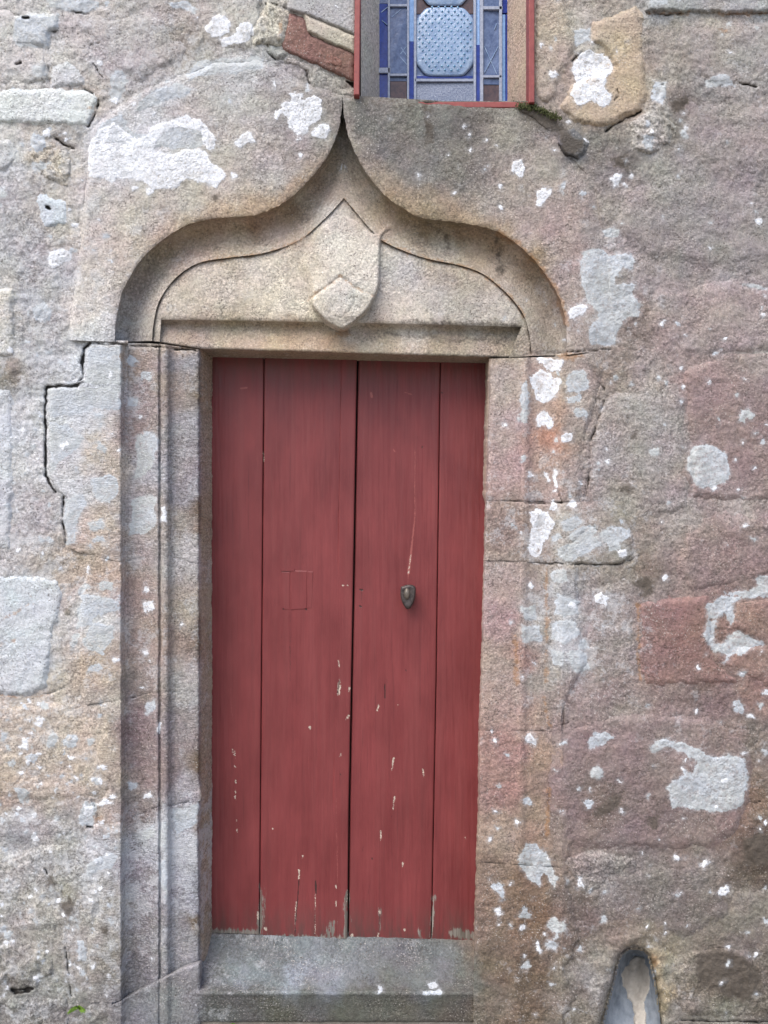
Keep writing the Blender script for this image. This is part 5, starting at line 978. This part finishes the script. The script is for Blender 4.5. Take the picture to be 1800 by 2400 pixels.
came(1170, -300, 1177, 245); pane(1176, -300, 1190, 30, M_COBALT); pane(1176, 34, 1184, 245, M_SKYBLUE, -.002); pane(1184, 34, 1192, 245, M_COBALT)
# middle light: barrel-shaped white pieces pressed with blue diamonds, dark corners
pane(975, -300, 1111, 32, M_AMBER, .003); pane(975, 34, 1111, 177, M_PALE, .003)
def barrel(c, hw, hh, name='pane'):
    a = np.linspace(0, 2*np.pi, 56, endpoint=False); e = .42
    x = np.sign(np.cos(a))*np.abs(np.cos(a))**e; y = np.sign(np.sin(a))*np.abs(np.sin(a))**(e*1.1)
    cut = np.clip(np.abs(x)+np.abs(y)-1.62, 0, 1); x = x*(1-cut*.45); y = y*(1-cut*.45)
    U = c[0]+hw*x; V = c[1]+hh*y; n = len(a); co = []
    for k, yy_ in ((1.0, YG+.004), (1.0, YG-.004), (.93, YG-.0065), (.5, YG-.008)): co.append(P(c[0]+(U-c[0])*k, c[1]+(V-c[1])*k, np.full(n, yy_)))
    fa = [(r*n+i, r*n+(i+1) % n, (r+1)*n+(i+1) % n, (r+1)*n+i) for r in range(3) for i in range(n)]+[tuple(3*n+i for i in range(n))]
    o = obj(name, np.vstack(co), fa, M_LATT, win); fix(o); return o
def diamonds(parent, c, hw, hh):
    co = []; fa = []
    for r in range(-8, 9):
        for q in range(-6, 7):
            x = c[0]+q*15+(7.5 if r % 2 else 0); y = c[1]+r*9.2
            x += rng.normal(0, .35); y += rng.normal(0, .35)
            if ((x-c[0])/(hw-7))**4+((y-c[1])/(hh-8))**4 > 1: continue
            o = len(co); s = rng.uniform(2.7, 3.3)
            for dx, dy, dz in ((0, -1.25, 0), (1, 0, 0), (0, 1.25, 0), (-1, 0, 0), (0, 0, -.0012)):
                co.append(P(np.array(x+dx*s), np.array(y+dy*s), np.array(YG-.0083+dz)))
            fa += [(o+4, o+1, o), (o+4, o+2, o+1), (o+4, o+3, o+2), (o+4, o, o+3)]
    d_ = obj('diamond_pattern', np.array(co), fa, M_DIAM, parent, smooth=False); fix(d_); d_['kind'] = 'stuff'
b1 = barrel((1043, 98), 68, 81); diamonds(b1, (1043, 90), 68, 84)
b2 = barrel((1043, -66), 60, 80)
b3 = barrel((1043, -232), 62, 80)
# thin engraved scratches across the side panes, as raised glass threads
def thread(p, q, w=1.3):
    p = np.array(p, float); q = np.array(q, float); d_ = (q-p)/np.linalg.norm(q-p); nn = np.array([-d_[1], d_[0]])*w*.5
    c = [p+nn, q+nn, q-nn, p-nn]; a = P(np.array([x[0] for x in c]), np.array([x[1] for x in c]), np.full(4, YG-.0016)); b_ = a.copy(); b_[:, 1] = YG+.002
    return np.vstack([a, b_]), [(3, 2, 1, 0)]+[(i, (i+1) % 4, 4+(i+1) % 4, 4+i) for i in range(4)]
co, fa, o = [], [], 0
for p, q in ((T(2,(880,110))[0], T(2,(940,60))[0]), (T(2,(875,300))[0], T(2,(980,420))[0]), (T(2,(880,420))[0], T(2,(975,300))[0]), (T(2,(890,230))[0], T(2,(975,360))[0]), (T(2,(1480,300))[0], T(2,(1560,480))[0]), (T(2,(1560,150))[0], T(2,(1545,190))[0]), (T(2,(1480,470))[0], T(2,(1570,300))[0]), (T(2,(810,80))[0], T(2,(860,40))[0]), (T(2,(815,130))[0], T(2,(850,160))[0])):
    c, f_ = thread(p, q); co.append(c); fa += [tuple(i+o for i in t) for t in f_]; o += len(c)
th = obj('etched_lines', np.vstack(co), fa, M_LATT, win, smooth=False); fix(th); th['kind'] = 'stuff'
# stone returns at both sides of the glass
def reveal(ua, ub_, ya, yb, label):
    vs_ = np.arange(-300, 262, 4.0); s = np.linspace(0, 1, 18); U = ua+(ub_-ua)*s[None]+0*vs_[:, None]; V = np.repeat(vs_[:, None], 18, 1); Y = (ya+(yb-ya)*s)[None]+0*vs_[:, None]
    U, V, Y = U.ravel(), V.ravel(), Y.ravel(); Y = Y-relief(U, V, .5, 66)*.6; f_ = grid_faces(len(vs_), 18)
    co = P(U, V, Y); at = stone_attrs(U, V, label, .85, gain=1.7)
    if co[f_[0, 1]][0] > 99: pass
    o = obj('window_reveal', co, f_, M_STONE, wall, at); return o
reveal(846, 892, .012, .222, (164,156,144)); reveal(1186, 1243, .222, .012, (150,126,108))
pv_ = P(np.array([846., 1244.]), np.array([-300., 262.]), np.array([.25, .25])); co, fa = box(pv_[0, 0], pv_[1, 0], .235, .26, pv_[1, 2]-.05, pv_[0, 2]); obj('window_back', co, fa, M_DARK, win, smooth=False)

# ------------------------------------------------------------------ small plants and moss
def tuft(c, rad, n, label, seed, y0=-.012):
    r = random.Random(seed); base = P(np.array(float(c[0])), np.array(float(c[1])), np.array(y0))
    t = empty('fern_tuft', tuple(base), label, 'plant', 'little green plants at the foot of the wall')
    for k in range(n):
        a = r.uniform(-1.5, 1.5); L = rad*r.uniform(.35, .85)*S; tilt = r.uniform(.1, 1.2); w = L*r.uniform(.13, .22)
        d_ = np.array([math.sin(a), -tilt*.7, math.cos(a)*r.uniform(.5, 1)]); d_ /= np.linalg.norm(d_); sd_ = np.cross(d_, [0, -1, .3]); sd_ /= np.linalg.norm(sd_)+1e-9
        co = []; st = 5
        for i in range(st+1):
            q = i/st; p = base+d_*L*q+np.array([0, -.2*L*q*q, -.35*L*q*q]); ww = w*math.sin(math.pi*min(1, .15+q*.86))
            co += [p-sd_*ww, p+np.array([0, -.15*ww, 0]), p+sd_*ww]
        fa = [(i*3+j, i*3+j+1, i*3+j+4, i*3+j+3) for i in range(st) for j in range(2)]
        obj('leaf', np.array(co), fa, M_LEAF, t)
tuft((183, 2362), 30, 26, 'small bright green tuft growing from the wall joint left of the jamb foot', 3)
tuft((552, 2406), 26, 22, 'small green tuft peeping up under the threshold', 8, .01)
co, fa = [], []
for k in range(620):
    t_ = rng.random(); u = 1212+t_*96+rng.normal(0, 5); v = np.interp(u, [1212, 1250, 1308], [247, 252, 276])+rng.normal(0, 4.5); y = rng.uniform(-.012, .004); o = len(co); h = rng.uniform(2.5, 5.5)*S; a = rng.uniform(0, 6.28); w = rng.uniform(1.2, 2.2)*S
    b_ = P(np.array(u), np.array(v), np.array(y)); tip = b_+np.array([rng.normal(0, .4)*h, -h*rng.uniform(.2, 1), h*rng.uniform(.1, 1)])
    for q in range(3): co.append(b_+w*np.array([math.cos(a+q*2.09), .4*math.sin(a+q*2.09), math.sin(a+q*2.09)]))
    co.append(tip); fa += [(o, o+1, o+3), (o+1, o+2, o+3), (o+2, o, o+3)]
ms = obj('moss', np.array(co), fa, M_MOSS, None); props(ms, 'dark green moss cushion below the corner of the window', 'moss', kind='stuff');
